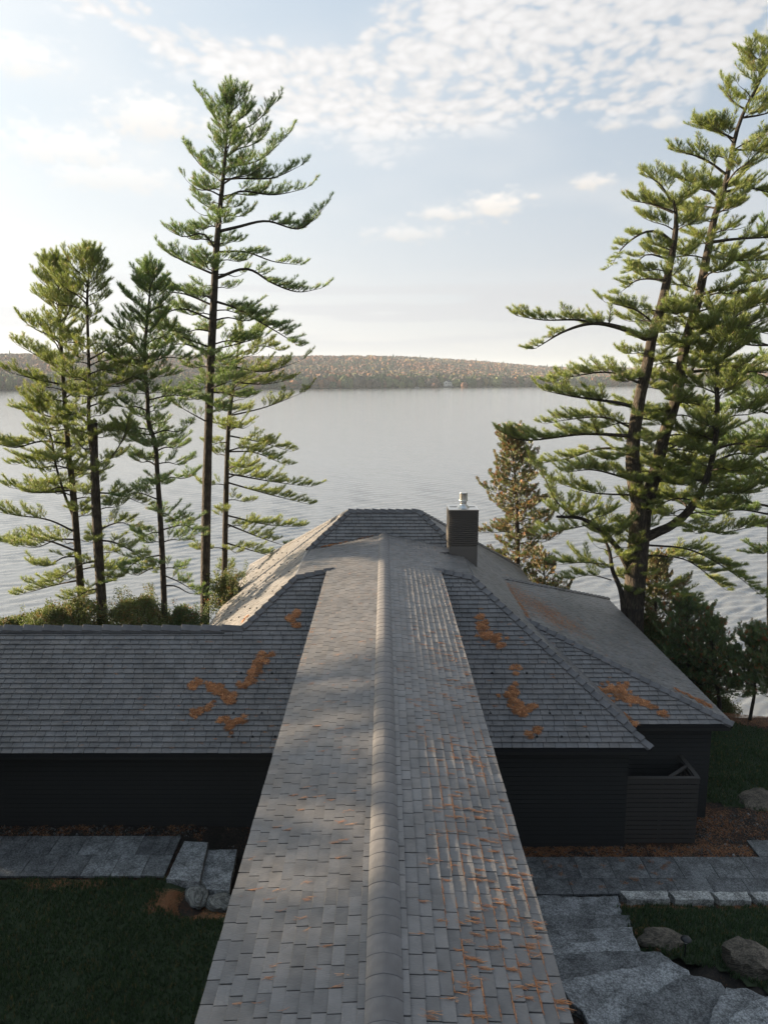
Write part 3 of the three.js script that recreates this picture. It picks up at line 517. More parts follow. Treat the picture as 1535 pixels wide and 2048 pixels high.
{ // left-hand garden path: two rows of large slabs
  const p = group('garden_path'); structure(p, 'two rows of dark stone slabs along the long wall'); const r = rng(51);
  for (const [d0, d1, off, pick] of [[18.95, 19.82, 0.0, 7.2], [18.05, 18.95, 0.42, 6.6]]) for (let x = -16 + off, k = 0; x < -5.7; k++) { const w = 0.78, x1 = Math.min(x + w, -5.62); const lightOne = Math.abs(x + w / 2 + pick + 0.35) < 0.55; stoneSlab('paving_slab', rect(x, x1, d0, d1), 7.385 + 0.004 * r(), 0.05, lightOne ? pave[3] : r() < 0.7 ? M.paverDark : pave[2], p, { jag: 0, seed: k + 3, bevel: 0.006 }); x = x1 + (x1 >= -5.7 ? 1 : 0); }
  const st = group('stone_steps'); tag(st, 'pair of pale granite step slabs at the end of the long path', 'steps');
  const cut = (a, y) => a.map(([x, , z]) => [x, -z]);
  stoneSlab('step', cut([[-5.47, 7.44, -19.49], [-4.8, 7.44, -19.45], [-4.64, 7.44, -17.74], [-5.51, 7.44, -17.88]]), 7.44, 0.2, M.stone, st, { seed: 5 });
  stoneSlab('step', cut([[-4.79, 7.28, -19.35], [-4, 7.28, -19.37], [-3.88, 7.28, -17.65], [-4.65, 7.28, -17.71]]), 7.28, 0.2, M.stone, st, { seed: 6 });
}
const kerbStone = M.stone.clone(); kerbStone.color.setRGB(0.78, 0.77, 0.74);
{ // right-hand path
  const p = group('stone_path'); structure(p, 'dark stone slab path in front of the dark wall'); const r = rng(52);
  for (const [d0, d1, off] of [[19.0, 19.95, 0.0], [18.35, 19.0, 0.55]]) for (let x = 1.6 + off; x < 13; x += 0.93) stoneSlab('paving_slab', rect(x, x + 0.93, d0, d1), 6.66 + 0.004 * r(), 0.05, r() < 0.5 ? M.paverDark : pave[2], p, { jag: 0, seed: Math.round(x * 9), bevel: 0.006 });
  for (let k = 0; k < 5; k++) stoneSlab('paving_slab', rect(10.45 + k * 0.93 + 0.1, 11.38 + k * 0.93 + 0.1, 19.96, 20.75 + 0.3 * (k > 0)), 6.661, 0.05, k % 2 ? M.paverDark : pave[2], p, { jag: 0, seed: 80 + k, bevel: 0.006 });
  for (const [a, b, m, s] of [[1243, 1337, 0.34, 1], [1340, 1424, 0.34, 2], [1428, 1500, 0.27, 3], [1504, 1580, 0.26, 4]]) {
    const q = [[6.11, 6.85, -18.05], [10.44, 6.85, -18.05]], X = (u) => lerp(q[0][0], q[1][0], (u - 1243) / 337), c = stoneSlab('kerb_stone', [[X(a), 18.25], [X(b), 18.25], [X(b) - 0.03, 17.92], [X(a) + 0.08, 17.92]], 6.83 - 0.03 * (s > 2), 0.3, kerbStone, scene, { seed: 60 + s, jag: 0.035 });
    tag(c, ['pale rough kerb block nearest the stone stairs', 'pale kerb block second from the stone stairs', 'low grey kerb block strewn with pine needles, third from the stairs', 'grey kerb block at the edge of the picture'][s - 1], 'kerb stone', 'kerb blocks along the front path');
  }
}
{ // rough stairs curving up beside the gable roof
  const st = group('stone_stairs'); tag(st, 'curving flight of rough grey stone slab stairs beside the gable roof', 'stairs');
  const P = (a) => a.map(([x, , z]) => [x, -z]), [stepA, stepB] = [0.58, 0.8].map((k) => { const m = M.stone.clone(); m.color.multiplyScalar(k); return m; });
  const steps = [
    [13.30, [[3.55, 6.7, -18.29], [4.96, 6.7, -18.21], [6.08, 6.7, -18.23], [5.87, 6.7, -16.95], [3.26, 6.7, -16.61]]],
    [13.13, [[3.36, 6.87, -17.23], [4.85, 6.87, -17.27], [6.07, 6.87, -17.3], [5.88, 6.87, -16.24], [3.16, 6.87, -16.07]]],
    [12.96, [[3.35, 7.04, -16.49], [4.79, 7.04, -16.57], [5.91, 7.04, -16.67], [5.82, 7.04, -15.71], [3.17, 7.04, -15.48]]],
    [12.79, [[3.35, 7.21, -15.88], [4.74, 7.21, -15.94], [5.8, 7.21, -16.11], [5.76, 7.21, -15.06], [3.14, 7.21, -14.77]]],
    [12.62, [[3.23, 7.38, -15.27], [4.25, 7.38, -15.37], [5.21, 7.38, -15.45], [6.12, 7.38, -15.39], [6.33, 7.38, -15.07], [6.18, 7.38, -14.3], [4.4, 7.38, -13.91], [3.21, 7.38, -14.04]]],
    [12.45, [[3.56, 7.55, -14.27], [3.91, 7.55, -14.45], [4.92, 7.55, -14.68], [6.23, 7.55, -14.92], [6.47, 7.55, -14.66], [6.45, 7.55, -13.98], [5.49, 7.55, -13], [4.09, 7.55, -12.44], [3.91, 7.55, -13.59]]],
    [12.28, [[5.62, 7.72, -13.97], [6.22, 7.72, -14.35], [6.58, 7.72, -14.32], [6.91, 7.72, -14.11], [6.95, 7.72, -13.85], [6.88, 7.72, -12.93], [5.81, 7.72, -11.96], [4.12, 7.72, -11.96], [4.55, 7.72, -13.05], [4.96, 7.72, -13.47]]],
    [12.11, [[6.41, 7.89, -13.32], [6.86, 7.89, -13.8], [7.26, 7.89, -13.79], [7.55, 7.89, -13.57], [7.62, 7.89, -13.1], [6.44, 7.89, -11.8], [5.68, 7.89, -12.1]]],
    [11.90, [[6.46, 8.1, -12.81], [7.06, 8.1, -13.19], [7.79, 8.1, -13.49], [8.44, 8.1, -13.24], [7.19, 8.1, -11.59], [5.89, 8.1, -11.59]]],
  ];
  steps.forEach(([dy, pts], i) => stoneSlab('step', P(pts), 20 - dy, 0.24, [stepB, stepA, stepB, M.stone, stepA, M.stone, stepA, stepB, M.stone][i], st, { seed: 90 + i, jag: 0.05, bevel: 0.03 }));
}
function boulder(name, p, s, label, seed, mat = rockPale) {
  const g = new THREE.IcosahedronGeometry(1, 4), a = g.attributes.position, v = new THREE.Vector3(), uv = g.attributes.uv;
  for (let i = 0; i < a.count; i++) { v.fromBufferAttribute(a, i); const n = fbm(v.x * 1.3 + seed * 3 + 20, v.y * 1.5 + v.z * 1.7 + 20, 3), m = fbm(v.x * 5 + seed + 30, v.z * 5 + v.y * 5 + 30, 3), k = 0.6 + 0.62 * n + 0.22 * m; v.multiplyScalar(k); v.y = Math.max(v.y, -0.4) ; if (v.y > 0.55) v.y = 0.55 + (v.y - 0.55) * 0.4; a.setXYZ(i, v.x * s[0], v.y * s[1], v.z * s[2]); uv.setXY(i, v.x * s[0] + v.y, v.z * s[2]); }
  g.computeVertexNormals(); const m = add(name, g, mat); m.position.set(...p); m.rotation.y = seed; return tag(m, label, 'boulder', 'boulders in the lawns');
}
const rockBrown = std({ color: lin(0.24, 0.20, 0.155), map: T.stone, bumpMap: T.stoneBump, bumpScale: 0.012, roughness: 0.95 }), rockPale = std({ color: lin(0.40, 0.395, 0.37), map: T.stone, bumpMap: T.stoneBump, bumpScale: 0.012, roughness: 0.95 });
boulder('boulder', [7.92, 7.45, -14.92], [0.6, 0.55, 0.5], 'large lichened boulder beside the upper stone stairs', 2, rockBrown);
boulder('boulder', [6.42, 7, -16.08], [0.5, 0.34, 0.42], 'low mounded boulder covered in needles behind the garden lamp', 3, rockBrown);
boulder('boulder', [12.01, 6.25, -23.27], [0.75, 0.5, 0.6], 'dark boulder on the grass beyond the slatted screen', 4, rockBrown);
boulder('boulder', [-4.67, 7.16, -17.62], [0.5, 0.22, 0.3], 'pale flat boulder beside the pair of granite steps', 5);
boulder('boulder', [-4.07, 7.1, -17.4], [0.34, 0.22, 0.26], 'small white-patched boulder half under the gable eave', 6);
{ // garden lamp (not lit)
  const b = [6.68, 7.28, -15.39], l = group('garden_lamp', [b[0], groundY(b[0], -b[2]) - 0.02, b[2]]); tag(l, 'small unlit black mushroom-shaped garden lamp in the grass', 'lamp');
  const lathe = (pts) => new THREE.LatheGeometry(pts.map(([x, y]) => new THREE.Vector2(x, y)), 20), blk = std({ color: lin(0.012, 0.012, 0.013), roughness: 0.45 });
  add('stake', lathe([[0.016, 0], [0.016, 0.36], [0.03, 0.37], [0.03, 0.4]]), blk, l);
  add('lens', lathe([[0.03, 0.4], [0.045, 0.42], [0.045, 0.47], [0.03, 0.49]]), phys({ color: lin(0.6, 0.6, 0.58), roughness: 0.2, clearcoat: 1 }), l);
  add('hat', lathe([[0.115, 0.485], [0.12, 0.495], [0.09, 0.53], [0.04, 0.56], [0, 0.565]]), blk, l);
}
const onSteps = (x, d) => x < lerp(5.75, 5.6, 0) + Math.max(0, 16.2 - d) * 0.75;
lawn([[-15, 6], [-1.0, 6], [-1.3, 14.5], [-2.2, 17.0], [-3.4, 17.35], [-4.6, 18.0], [-15, 18.05]], 'dark shaded lawn left of the gable roof', 'dark green shaded grass left of the gable roof', 330, 61, (x, d) => d > 16.75 && x > -5.5 && d + x * 0.2 > 15.9);
lawn([[5.4, 17.9], [13, 17.9], [13, 10], [9.5, 10], [8.4, 13.4], [7.2, 14.9], [5.9, 15.6]], 'shaded patch of lawn right of the stone stairs', 'dark green grass right of the stone stairs', 320, 62, (x, d) => x < stairEdge(d) + 0.08);
lawn([[10.2, 23.2], [10.6, 33], [15.5, 28.6], [20, 27.4], [20, 22.4], [13, 22.2]], 'shaded lawn sloping to the lake beyond the house corner', 'short green grass beyond the house corner', 260, 63);

// ---------- fallen pine needles ----------
const RUST = [[0.42, 0.17, 0.06], [0.36, 0.135, 0.05], [0.48, 0.22, 0.09], [0.30, 0.11, 0.045], [0.52, 0.27, 0.13]];
function needle(t, p, u, s, n, ang, len, wid, tilt, r, tone = 1) {            // one fallen needle: a thin sliver lying on the surface
  const ca = Math.cos(ang), sa = Math.sin(ang), c0 = RUST[Math.floor(r() * 5)], k = (0.65 + 0.7 * r()) * tone, c = [c0[0] * k, c0[1] * k, c0[2] * k];
  const dx = u.x * ca + s.x * sa, dy = u.y * ca + s.y * sa, dz = u.z * ca + s.z * sa, ex = -u.x * sa + s.x * ca, ey = -u.y * sa + s.y * ca, ez = -u.z * sa + s.z * ca, h = len / 2, w = wid / 2;
  const pt = (a, b) => t.v(p.x + dx * a * h + ex * b * w + n.x * a * tilt, p.y + dy * a * h + ey * b * w + n.y * a * tilt, p.z + dz * a * h + ez * b * w + n.z * a * tilt, 0, 0, c);
  t.quad(pt(-1, -1), pt(1, -1), pt(1, 1), pt(-1, 1));
}
const SURF = { C: [ux, sC, nC], E: [ux, new THREE.Vector3(0, 0.67, -1).normalize(), nE], F: [ud, new THREE.Vector3(-0.39, 1 * 0.152, 0).normalize(), nF], A: [ud, new THREE.Vector3(-cA, sA, 0), nAr], AL: [ud, new THREE.Vector3(cA, sA, 0), nAl], B: [ud, new THREE.Vector3(CO, SI, 0), nL], G: [ux, ud, new THREE.Vector3(0, 1, 0)] };
SURF.F[1] = new THREE.Vector3().crossVectors(nF, ud).normalize(); if (SURF.F[1].y < 0) SURF.F[1].negate();
let driftSeed = 700;
function driftInto(t, surf, path, rad, density, pile = 0.04, lift = 0.03) {       // many small clumps strung along a path, with strays between
  const [u, s, n] = SURF[surf], r = rng(driftSeed++), p = new THREE.Vector3(), c = new THREE.Vector3(), gauss = () => (r() + r() + r() - 1.5) / 0.75;
  for (let i = 0; i < Math.max(1, path.length - 1); i++) {
    const a = V(path[i]), b = V(path[Math.min(i + 1, path.length - 1)]), L = a.distanceTo(b), r0 = Array.isArray(rad) ? rad[i] : rad, r1 = Array.isArray(rad) ? rad[Math.min(i + 1, rad.length - 1)] : rad;
    const area = (L + r0) * (r0 + r1), clumps = Math.max(4, Math.round(area * 55)), each = Math.max(3, Math.round(area * density / clumps));
    for (let k = 0; k < clumps; k++) {
      const f = r(), R = lerp(r0, r1, f), far = r() < 0.16 ? 1.7 : 0.62; c.lerpVectors(a, b, f).addScaledVector(u, gauss() * R * far).addScaledVector(s, gauss() * R * far * 0.7);
      const cr = (far > 1 ? 0.025 + 0.03 * r() : 0.035 + 0.075 * r()) * (R > 0.4 ? 1.5 : 1), way = r() * 6.283, m = Math.round(each * (far > 1 ? 0.35 : 0.5 + r())), tone = 0.6 + 0.7 * r();
      for (let j = 0; j < m; j++) {
        const q = Math.sqrt(r()), an = r() * 6.283; p.copy(c).addScaledVector(u, Math.cos(an) * q * cr * 1.25).addScaledVector(s, Math.sin(an) * q * cr * 0.8).addScaledVector(n, lift + r() * pile * (1.15 - q));
        needle(t, p, u, s, n, way + (r() - 0.5) * 2.4, 0.06 + 0.09 * r(), 0.0065, (r() - 0.5) * 0.05, r, tone);
      }
    }
  }
}
function drift(label, surf, path, rad, density = 5200, pile) { const t = new Tri(); driftInto(t, surf, path, rad, density, pile); const m = add('needle_drift', t.geo(false), M.needleLitter); return tag(m, label, 'pine needles', 'drifts of fallen needles on the roofs'); }
drift('crescent drift of rust pine needles high on the left front slope', 'C', [[-2.67, 12.7, -23.64], [-2.93, 12.51, -23.41], [-2.86, 12.37, -23.24], [-2.55, 12.38, -23.25]], [0.1, 0.15, 0.16, 0.1]);
drift('long drift of rust needles reaching up to a square head on left slope', 'C', [[-3.43, 11.72, -22.44], [-3.77, 11.49, -22.15], [-3.92, 11.28, -21.89], [-4.14, 10.99, -21.53]], [0.22, 0.2, 0.22, 0.08]);
drift('widest ragged drift of rust needles on the left front slope', 'C', [[-5.61, 11.09, -21.66], [-5.3, 11.05, -21.61], [-4.91, 11.04, -21.59], [-4.63, 10.85, -21.35], [-4.25, 10.68, -21.15]], [0.2, 0.2, 0.18, 0.22, 0.28]);
drift('rounded drift of rust needles with a small tail below the widest drift', 'C', [[-5.44, 10.49, -20.92], [-5.25, 10.52, -20.95], [-5, 10.64, -21.1]], [0.2, 0.14, 0.1]);
drift('lowest forked drift of rust needles near the left eave', 'C', [[-4.55, 10.4, -20.8], [-4.3, 10.22, -20.58], [-4.21, 10.34, -20.73], [-3.82, 10.37, -20.76]], [0.1, 0.22, 0.12, 0.08]);
drift('upper drift of rust needles on the right front slope, with tail', 'C', [[3.02, 12.61, -23.53], [3.08, 12.35, -23.21], [3.08, 12.12, -22.93], [3.44, 12.08, -22.87], [3.49, 11.83, -22.57]], [0.16, 0.12, 0.22, 0.16, 0.12]);
drift('small square drift of rust needles midway down the right front slope', 'C', [[3.86, 11.42, -22.07], [3.86, 11.31, -21.92]], [0.14, 0.14]);
drift('large curling drift of rust needles on the right front slope', 'C', [[3.75, 11.05, -21.61], [3.65, 10.79, -21.28], [3.95, 10.53, -20.96], [4.28, 10.63, -21.09]], [0.18, 0.24, 0.22, 0.08]);
drift('lowest drift of rust needles near the right front eave', 'C', [[4.06, 10.09, -20.42], [4.34, 10.21, -20.57]], [0.16, 0.08]);
drift('rust needles filling the small side slope beside the hip caps', 'E', [[6.63, 10.39, -22.58], [7.24, 10.55, -22.82], [7.33, 10.31, -22.46], [7.7, 10.25, -22.37], [8.05, 10.15, -22.23], [8.37, 9.98, -21.97]], [0.2, 0.26, 0.2, 0.14, 0.16, 0.1], 4600);
drift('narrow line of rust needles lying in the valley by the hip caps', 'E', [[6.45, 10.49, -22.73], [6.96, 10.08, -22.11], [7.4, 9.81, -21.72]], [0.1, 0.1, 0.06], 4500);
drift('rust needles at the low corner of the shallow side slope', 'F', [[9.08, 10.29, -23.19], [9.61, 10.09, -22.9], [10.15, 9.88, -22.71]], [0.14, 0.3, 0.2], 2600, 0.02);
drift('broad scatter of rust needles down the crease of the shallow side slope', 'F', [[4.56, 12.05, -29.7], [5.08, 11.85, -28.08], [5.83, 11.56, -27.16], [6.47, 11.31, -26.37]], [0.7, 1.7, 2.1, 1.3], 260, 0.01);
drift('streak of rust needles in the crease between steep and shallow side slopes', 'F', [[4.63, 12.03, -29.34], [4.72, 11.99, -27.27], [4.85, 11.94, -25.19]], [0.2, 0.3, 0.2], 1000, 0.02);
drift('rust needles along the left valley at the top of the gable roof', 'AL', [[-2.4, 13.6, -28.7], [-1.47, 13.76, -29.02], [-0.11, 14, -29.36]], [0.16, 0.12, 0.12], 3600, 0.02);
drift('rust needles along the right valley at the top of the gable roof', 'A', [[0.14, 14, -29.4], [1.2, 13.81, -29.34], [2.29, 13.62, -28.96]], [0.12, 0.1, 0.1], 3200, 0.02);
drift('small streak of rust needles on the sunlit slope', 'B', [[-4.53, 12.18, -24.19], [-4.3, 12.36, -24.41]], [0.2, 0.12], 1200, 0.01);
{ // loose needles caught between the tiles, and scattered over the slopes and the ground
  const t = new Tri(), r = rng(311), p = new THREE.Vector3();
  const clump = (x, d, dy, S, along, across, n, lift = 0.018) => { const [u, s, nn] = S; for (let k = 0; k < n; k++) { p.set(x, Yd(dy) , -d).addScaledVector(u, (r() - 0.5) * along).addScaledVector(s, (r() - 0.5) * across).addScaledVector(nn, lift + 0.02 * r()); needle(t, p, u, s, nn, across > along ? Math.PI / 2 + (r() - 0.5) * 1.0 : (r() - 0.5) * 0.5, 0.06 + 0.05 * r(), 0.0035, (r() - 0.5) * 0.02, r); } };
  for (let k = 0; k < 270; k++) { const ax = 0.3 + 1.52 * Math.pow(r(), 0.6), d = 5.6 + 13 * Math.pow(r(), 1.7); clump(ax, d, dyA(ax), SURF.A, 0.03, 0.10 + 0.07 * r(), 6 + Math.round(22 * r() * (ax > 0.9 ? 1 : 0.4))); }
  for (let k = 0; k < 120; k++) { const row = 1 + Math.floor(r() * 8), ax = 1.86 - row * EXPO * cA, d = 5.4 + 8 * Math.pow(r(), 1.4); clump(ax + 0.004, d, dyA(ax), SURF.A, 0.25 + 0.3 * r(), 0.012, 20); }
  for (let k = 0; k < 90; k++) { const ax = 0.3 + 1.5 * r(), d = 5.6 + 12 * Math.pow(r(), 1.6); clump(-ax, d, dyA(ax), SURF.AL, 0.025, 0.11, 2 + Math.round(9 * r())); }
  for (let k = 0; k < 260; k++) { const ax = 2.6 * r(), d = 16 + 12.5 * r(); clump((r() < 0.5 ? -1 : 1) * Math.min(ax, d < 25 ? 1.8 : 2.7), d, dyA(Math.min(ax, d < 25 ? 1.8 : 2.7)), r() < 0.5 ? SURF.A : SURF.AL, 0.12, 0.12, 4); }
  for (let k = 0; k < 60; k++) { const x = -9.5 + 7.8 * Math.pow(r(), 0.55), d = 20.1 + 2.7 * r(); clump(x, d, dyC(d), SURF.C, 0.1, 0.05, 4 + Math.round(10 * r() * (x > -5 ? 1 : 0.4))); }
  for (let k = 0; k < 34; k++) { const d = 20.2 + 3.5 * r(), x = 2 + (5.0 - (d - 20.2)) * r(); clump(x, d, dyC(d), SURF.C, 0.1, 0.06, 4 + Math.round(12 * r())); }
  for (let k = 0; k < 120; k++) { const x = 5 + 5 * r(), d = 24 + 7 * r(); clump(x, d, dyF(x), SURF.F, 0.15, 0.1, 5); }
  tag(add('fallen_needles', t.geo(false), M.needleLitter), 'loose rust pine needles caught between the roof tiles', 'pine needles', null, 'stuff');
  // leaf and needle litter on the ground, path and steps
  const g = new Tri(), G = SURF.G, q = new THREE.Vector3(), lay = (x, d, y, n, sp) => { for (let k = 0; k < n; k++) { const gx = x + (r() + r() - 1) * sp, gd = d + (r() + r() - 1) * sp; q.set(gx, (y ?? groundY(gx, gd)) + 0.012 + 0.02 * r(), -gd); needle(g, q, G[0], G[1], G[2], r() * 6.28, 0.07 + 0.06 * r(), 0.006, (r() - 0.5) * 0.03, r, 0.6); } };
  for (let k = 0; k < 300; k++) lay(2 + 9 * r(), 19.95 + 0.6 * r(), null, 20, 0.22);
  for (let k = 0; k < 220; k++) lay(9 + 5 * r(), 20.2 + 2.6 * r(), null, 18, 0.3);
  for (let k = 0; k < 130; k++) lay(-15 + 12 * r(), 19.85 + 0.5 * r(), null, 16, 0.2);
  for (let k = 0; k < 200; k++) lay(-5.7 + 1.9 * r(), 16.8 + 0.75 * r(), null, 34, 0.16);
  for (let k = 0; k < 60; k++) lay(5.9 + 4 * r(), 17.8 + 0.25 * r(), null, 26, 0.16);
  for (let k = 0; k < 40; k++) lay(2 + 6 * r(), 18.5 + 1.3 * r(), 6.665, 14, 0.1);
  for (let k = 0; k < 60; k++) lay(6 + 0.6 * r(), 15.8 + 0.9 * r(), null, 26, 0.2);
  for (let k = 0; k < 500; k++) { const x = 13 + 6 * r(); lay(x, bankEdge(x) - 1.2 + 1.6 * r(), null, 20, 0.3); }
  for (let k = 0; k < 30; k++) lay(-9 + 2 * r(), 17.7 + 0.2 * r(), null, 30, 0.2);
  tag(add('ground_litter', g.geo(false), M.needleLitter), 'rust needles and leaves littering the beds and path edges', 'litter', null, 'stuff');
  // small stones in the beds
  const pg = new THREE.IcosahedronGeometry(1, 1), list = [], m4 = new THREE.Matrix4(), qq = new THREE.Quaternion();
  const pebble = (x, d) => { const s = 0.01 + 0.028 * Math.pow(r(), 3); qq.setFromEuler(new THREE.Euler(r() * 3, r() * 3, r() * 3)); list.push(m4.clone().compose(new THREE.Vector3(x, groundY(x, d) + s * 0.3, -d), qq, new THREE.Vector3(s * 1.4, s * 0.8, s))); };
  for (let k = 0; k < 900; k++) pebble(-15 + 11 * r(), 19.85 + 0.55 * r()); for (let k = 0; k < 1500; k++) pebble(9.2 + 4.5 * r(), 20 + 2.4 * r()); for (let k = 0; k < 800; k++) pebble(2 + 7.5 * r(), 19.97 + 0.6 * r());
  const im = shade(new THREE.InstancedMesh(pg, M.paverDark, list.length)); list.forEach((m, i) => { im.setMatrixAt(i, m); const k = r() < 0.04 ? 2.2 : 0.25 + 0.6 * r(); im.setColorAt(i, lin(k, k * 0.97, k * 0.93)); }); im.name = 'gravel'; tag(im, 'small grey stones mixed into the soil of the beds', 'gravel', null, 'stuff'); scene.add(im);
}
console.log('yard');

// ================= trees =================
// a tuft of pine needles round a twig end, along +y
const tuftGeo = [0, 1, 2].map((v) => {
  const t = new Tri(), r = rng(400 + v), q = new THREE.Vector3();
  for (let k = 0; k < 28; k++) {
    const a = r() * 6.283, th = 0.3 + 0.85 * r(), len = 0.09 + 0.06 * r(), y0 = -0.05 + 0.09 * r(), sx = Math.sin(th) * Math.cos(a), sz = Math.sin(th) * Math.sin(a), sy = Math.cos(th), w = 0.0038;
    const px = -Math.sin(a + 0.7) * w, pz = Math.cos(a + 0.7) * w;
    t.i.push(t.v(px, y0, pz), t.v(-px, y0, -pz), t.v(sx * len, y0 + sy * len, sz * len));
  }
  return t.geo(false);
});
// a flat spray of scale leaves (cedar) or small leaves (shrub), along +y
const sprayGeo = (() => { const t = new Tri(), r = rng(440); for (let k = 0; k < 12; k++) { const y = 0.02 + 0.012 * k, sd = k % 2 ? 1 : -1, l = 0.07 * (1 - k / 16) + 0.02, an = 0.8 + 0.3 * r(), x = sd * Math.sin(an) * l, yy = y + Math.cos(an) * l, z = (r() - 0.5) * 0.03, w = 0.011; t.quad(t.v(0, y - w, 0), t.v(x, yy - w * 0.7, z), t.v(x * 1.1, yy + w * 0.7, z), t.v(0, y + w, 0)); } return t.geo(false); })();
const leafGeo = (() => { const t = new Tri(), r = rng(441); for (let k = 0; k < 9; k++) { const c = new THREE.Vector3((r() - 0.5) * 0.22, r() * 0.2, (r() - 0.5) * 0.22), e = new THREE.Euler(r() * 6, r() * 6, r() * 6), m = new THREE.Matrix4().makeRotationFromEuler(e).setPosition(c), pt = (x, y) => { const v = new THREE.Vector3(x, y, 0.006 * (x ? 1 : 0)).applyMatrix4(m); return t.v(v.x, v.y, v.z); }; t.quad(pt(0, -0.038), pt(0.022, 0), pt(0, 0.042), pt(-0.022, 0)); } return t.geo(false); })();

const UP = new THREE.Vector3(0, 1, 0);
class Tree {
  constructor(name, label, category, base, seed, groupName) { this.g = group(name, base); tag(this.g, label, category, groupName); this.b = V(base); this.r = rng(seed); this.tufts = []; this.cols = []; this.trunks = []; }
  rel(p) { return V(p).sub(this.b); }
  trunk(pts, name = 'trunk', seg = 12) {              // [x, y, z, radius] world points
    const c = new THREE.CatmullRomCurve3(pts.map((p) => this.rel(p))), n = Math.max(8, pts.length * 4), P = [], R = [];
    for (let i = 0; i <= n; i++) { const t = i / n, f = t * (pts.length - 1), k = Math.min(pts.length - 2, Math.floor(f)); P.push(c.getPoint(t)); R.push(this.slim * lerp(pts[k][3], pts[k + 1][3], f - k) * (1 + 0.10 * (noise2(i * 0.9 + pts[0][0], 7) - 0.5))); }
    this.trunks.push({ c, pts }); const geo = tube(P, R, seg, Math.max(2, Math.round(R[0] * 8))); add(name, geo, M.bark, this.g); return this;
  }
  put(p, dir, s, col, v = 0) {
    const q = new THREE.Quaternion().setFromUnitVectors(UP, dir), m = new THREE.Matrix4().compose(p, q, new THREE.Vector3(s, s, s)); m.multiply(Tree.spin.makeRotationY(this.r() * 6.28)); for (let i = 0; i < 16; i++) this.tufts.push(m.elements[i]); this.cols.push(col[0], col[1], col[2]);
  }
  color() { const r = this.r, y = r(), w = 0.8 + 0.4 * r(), p = this.palette; for (const [share, c] of p) if (y < share) return [c[0] * w, c[1] * w, c[2] * w]; return p[p.length - 1][1]; }
  // a limb with side branches in a flat spray, twigs and tufts
  limb(P, r0, o = {}) {
    const r = this.r, c = new THREE.CatmullRomCurve3(P), L = c.getLength(), n = Math.max(5, Math.round(L * 4)), pts = c.getSpacedPoints(n), parts = [], dens = (o.dens ?? 1) * this.dens;
    parts.push(tube(pts, pts.map((_, i) => Math.max(0.006, r0 * Math.pow(1 - i / (n + 0.5), 0.75))), 6, 1));
    const from = o.from ?? 0.22, step = this.step / dens, reach = o.reach ?? clamp(0.30 * L + 0.2, 0.3, 1.15), ph = r();
    const T = new THREE.Vector3(), S = new THREE.Vector3(), U = new THREE.Vector3(), p = new THREE.Vector3(), d = new THREE.Vector3();
    let sd = r() < 0.5 ? 1 : -1;
    for (let s = from * L; s < L; s += step * (0.7 + 0.6 * r())) {
      const f = s / L; c.getPointAt(f, p); c.getTangentAt(f, T); S.crossVectors(T, UP).normalize(); U.crossVectors(S, T); sd = -sd;
      const clumpy = noise2(s * 1.7 + ph * 40, ph * 90); if (clumpy < this.gaps) continue;
      const shape = Math.sin(Math.PI * clamp(0.18 + 0.72 * f)) * (0.65 + 0.6 * r()) * (0.55 + 0.8 * clumpy), len = Math.max(0.16, reach * shape), an = 0.75 + 0.35 * r() - 0.3 * f;
      d.copy(T).multiplyScalar(Math.cos(an)).addScaledVector(S, sd * Math.sin(an)).addScaledVector(U, (o.rise ?? 0.12) + 0.75 * Math.pow(r(), 2.2) - 0.08).normalize();
      this.side(p.clone(), d.clone(), len, Math.max(0.006, r0 * 0.28 * (1 - 0.6 * f)), parts, o);
    }
    c.getTangentAt(1, T); this.side(pts[n].clone(), T.clone().addScaledVector(UP, 0.35).normalize(), 0.25 + 0.12 * L * r(), 0.008, parts, o);
    add(o.name ?? 'branch', mergeGeometries(parts), M.bark, this.g);
  }
  side(p, d, len, rad, parts, o) {
    const r = this.r, curl = (o.curl ?? 0.25) * len, e = p.clone().addScaledVector(d, len).addScaledVector(UP, curl * (0.4 + 0.6 * r())), m = p.clone().addScaledVector(d, len * 0.55).addScaledVector(UP, curl * 0.1);
    parts.push(tube([p, m, e], [rad, rad * 0.75, 0.004], 4));
    const d1 = m.clone().sub(p).normalize(), d2 = e.clone().sub(m).normalize(), q = new THREE.Vector3(), w = new THREE.Vector3(), S = new THREE.Vector3(), k = this.twigStep; let sd = 1;
    for (let s = Math.min(0.1, len * 0.3) + k * r() * 0.5; s < len; s += k * (0.75 + 0.5 * r())) {
      const f = s / len; if (f < 0.55) q.lerpVectors(p, m, f / 0.55); else q.lerpVectors(m, e, (f - 0.55) / 0.45);
      const D = f < 0.55 ? d1 : d2; S.crossVectors(D, UP).normalize(); sd = -sd; const an = 0.7 + 0.5 * (r() - 0.4);
      w.copy(D).multiplyScalar(Math.cos(an)).addScaledVector(S, sd * Math.sin(an) * (0.4 + 0.8 * r())).addScaledVector(UP, 0.25 + 0.35 * r()).normalize();
      this.twig(q, w, (0.12 + 0.16 * r()) * (1.15 - 0.4 * f), parts);
    }
    this.twig(e, d2.clone().addScaledVector(UP, 0.3).normalize(), 0.12, parts);
  }
  twig(q, w, len, parts) {
    const r = this.r, e = q.clone().addScaledVector(w, len); if (this.bareTwigs && len > 0.1) parts.push(tube([q.clone(), e], [0.005, 0.003], 3));
    const n = Math.max(1, Math.round(len / this.tuftStep)); for (let i = 1; i <= n; i++) { const p = q.clone().addScaledVector(w, len * i / n), dir = w.clone(); dir.x += (r() - 0.5) * 0.6; dir.y += (r() - 0.4) * 0.5; dir.z += (r() - 0.5) * 0.6; this.put(p, dir.normalize(), this.tuftSize * (0.8 + 0.45 * r()), this.color()); }
  }
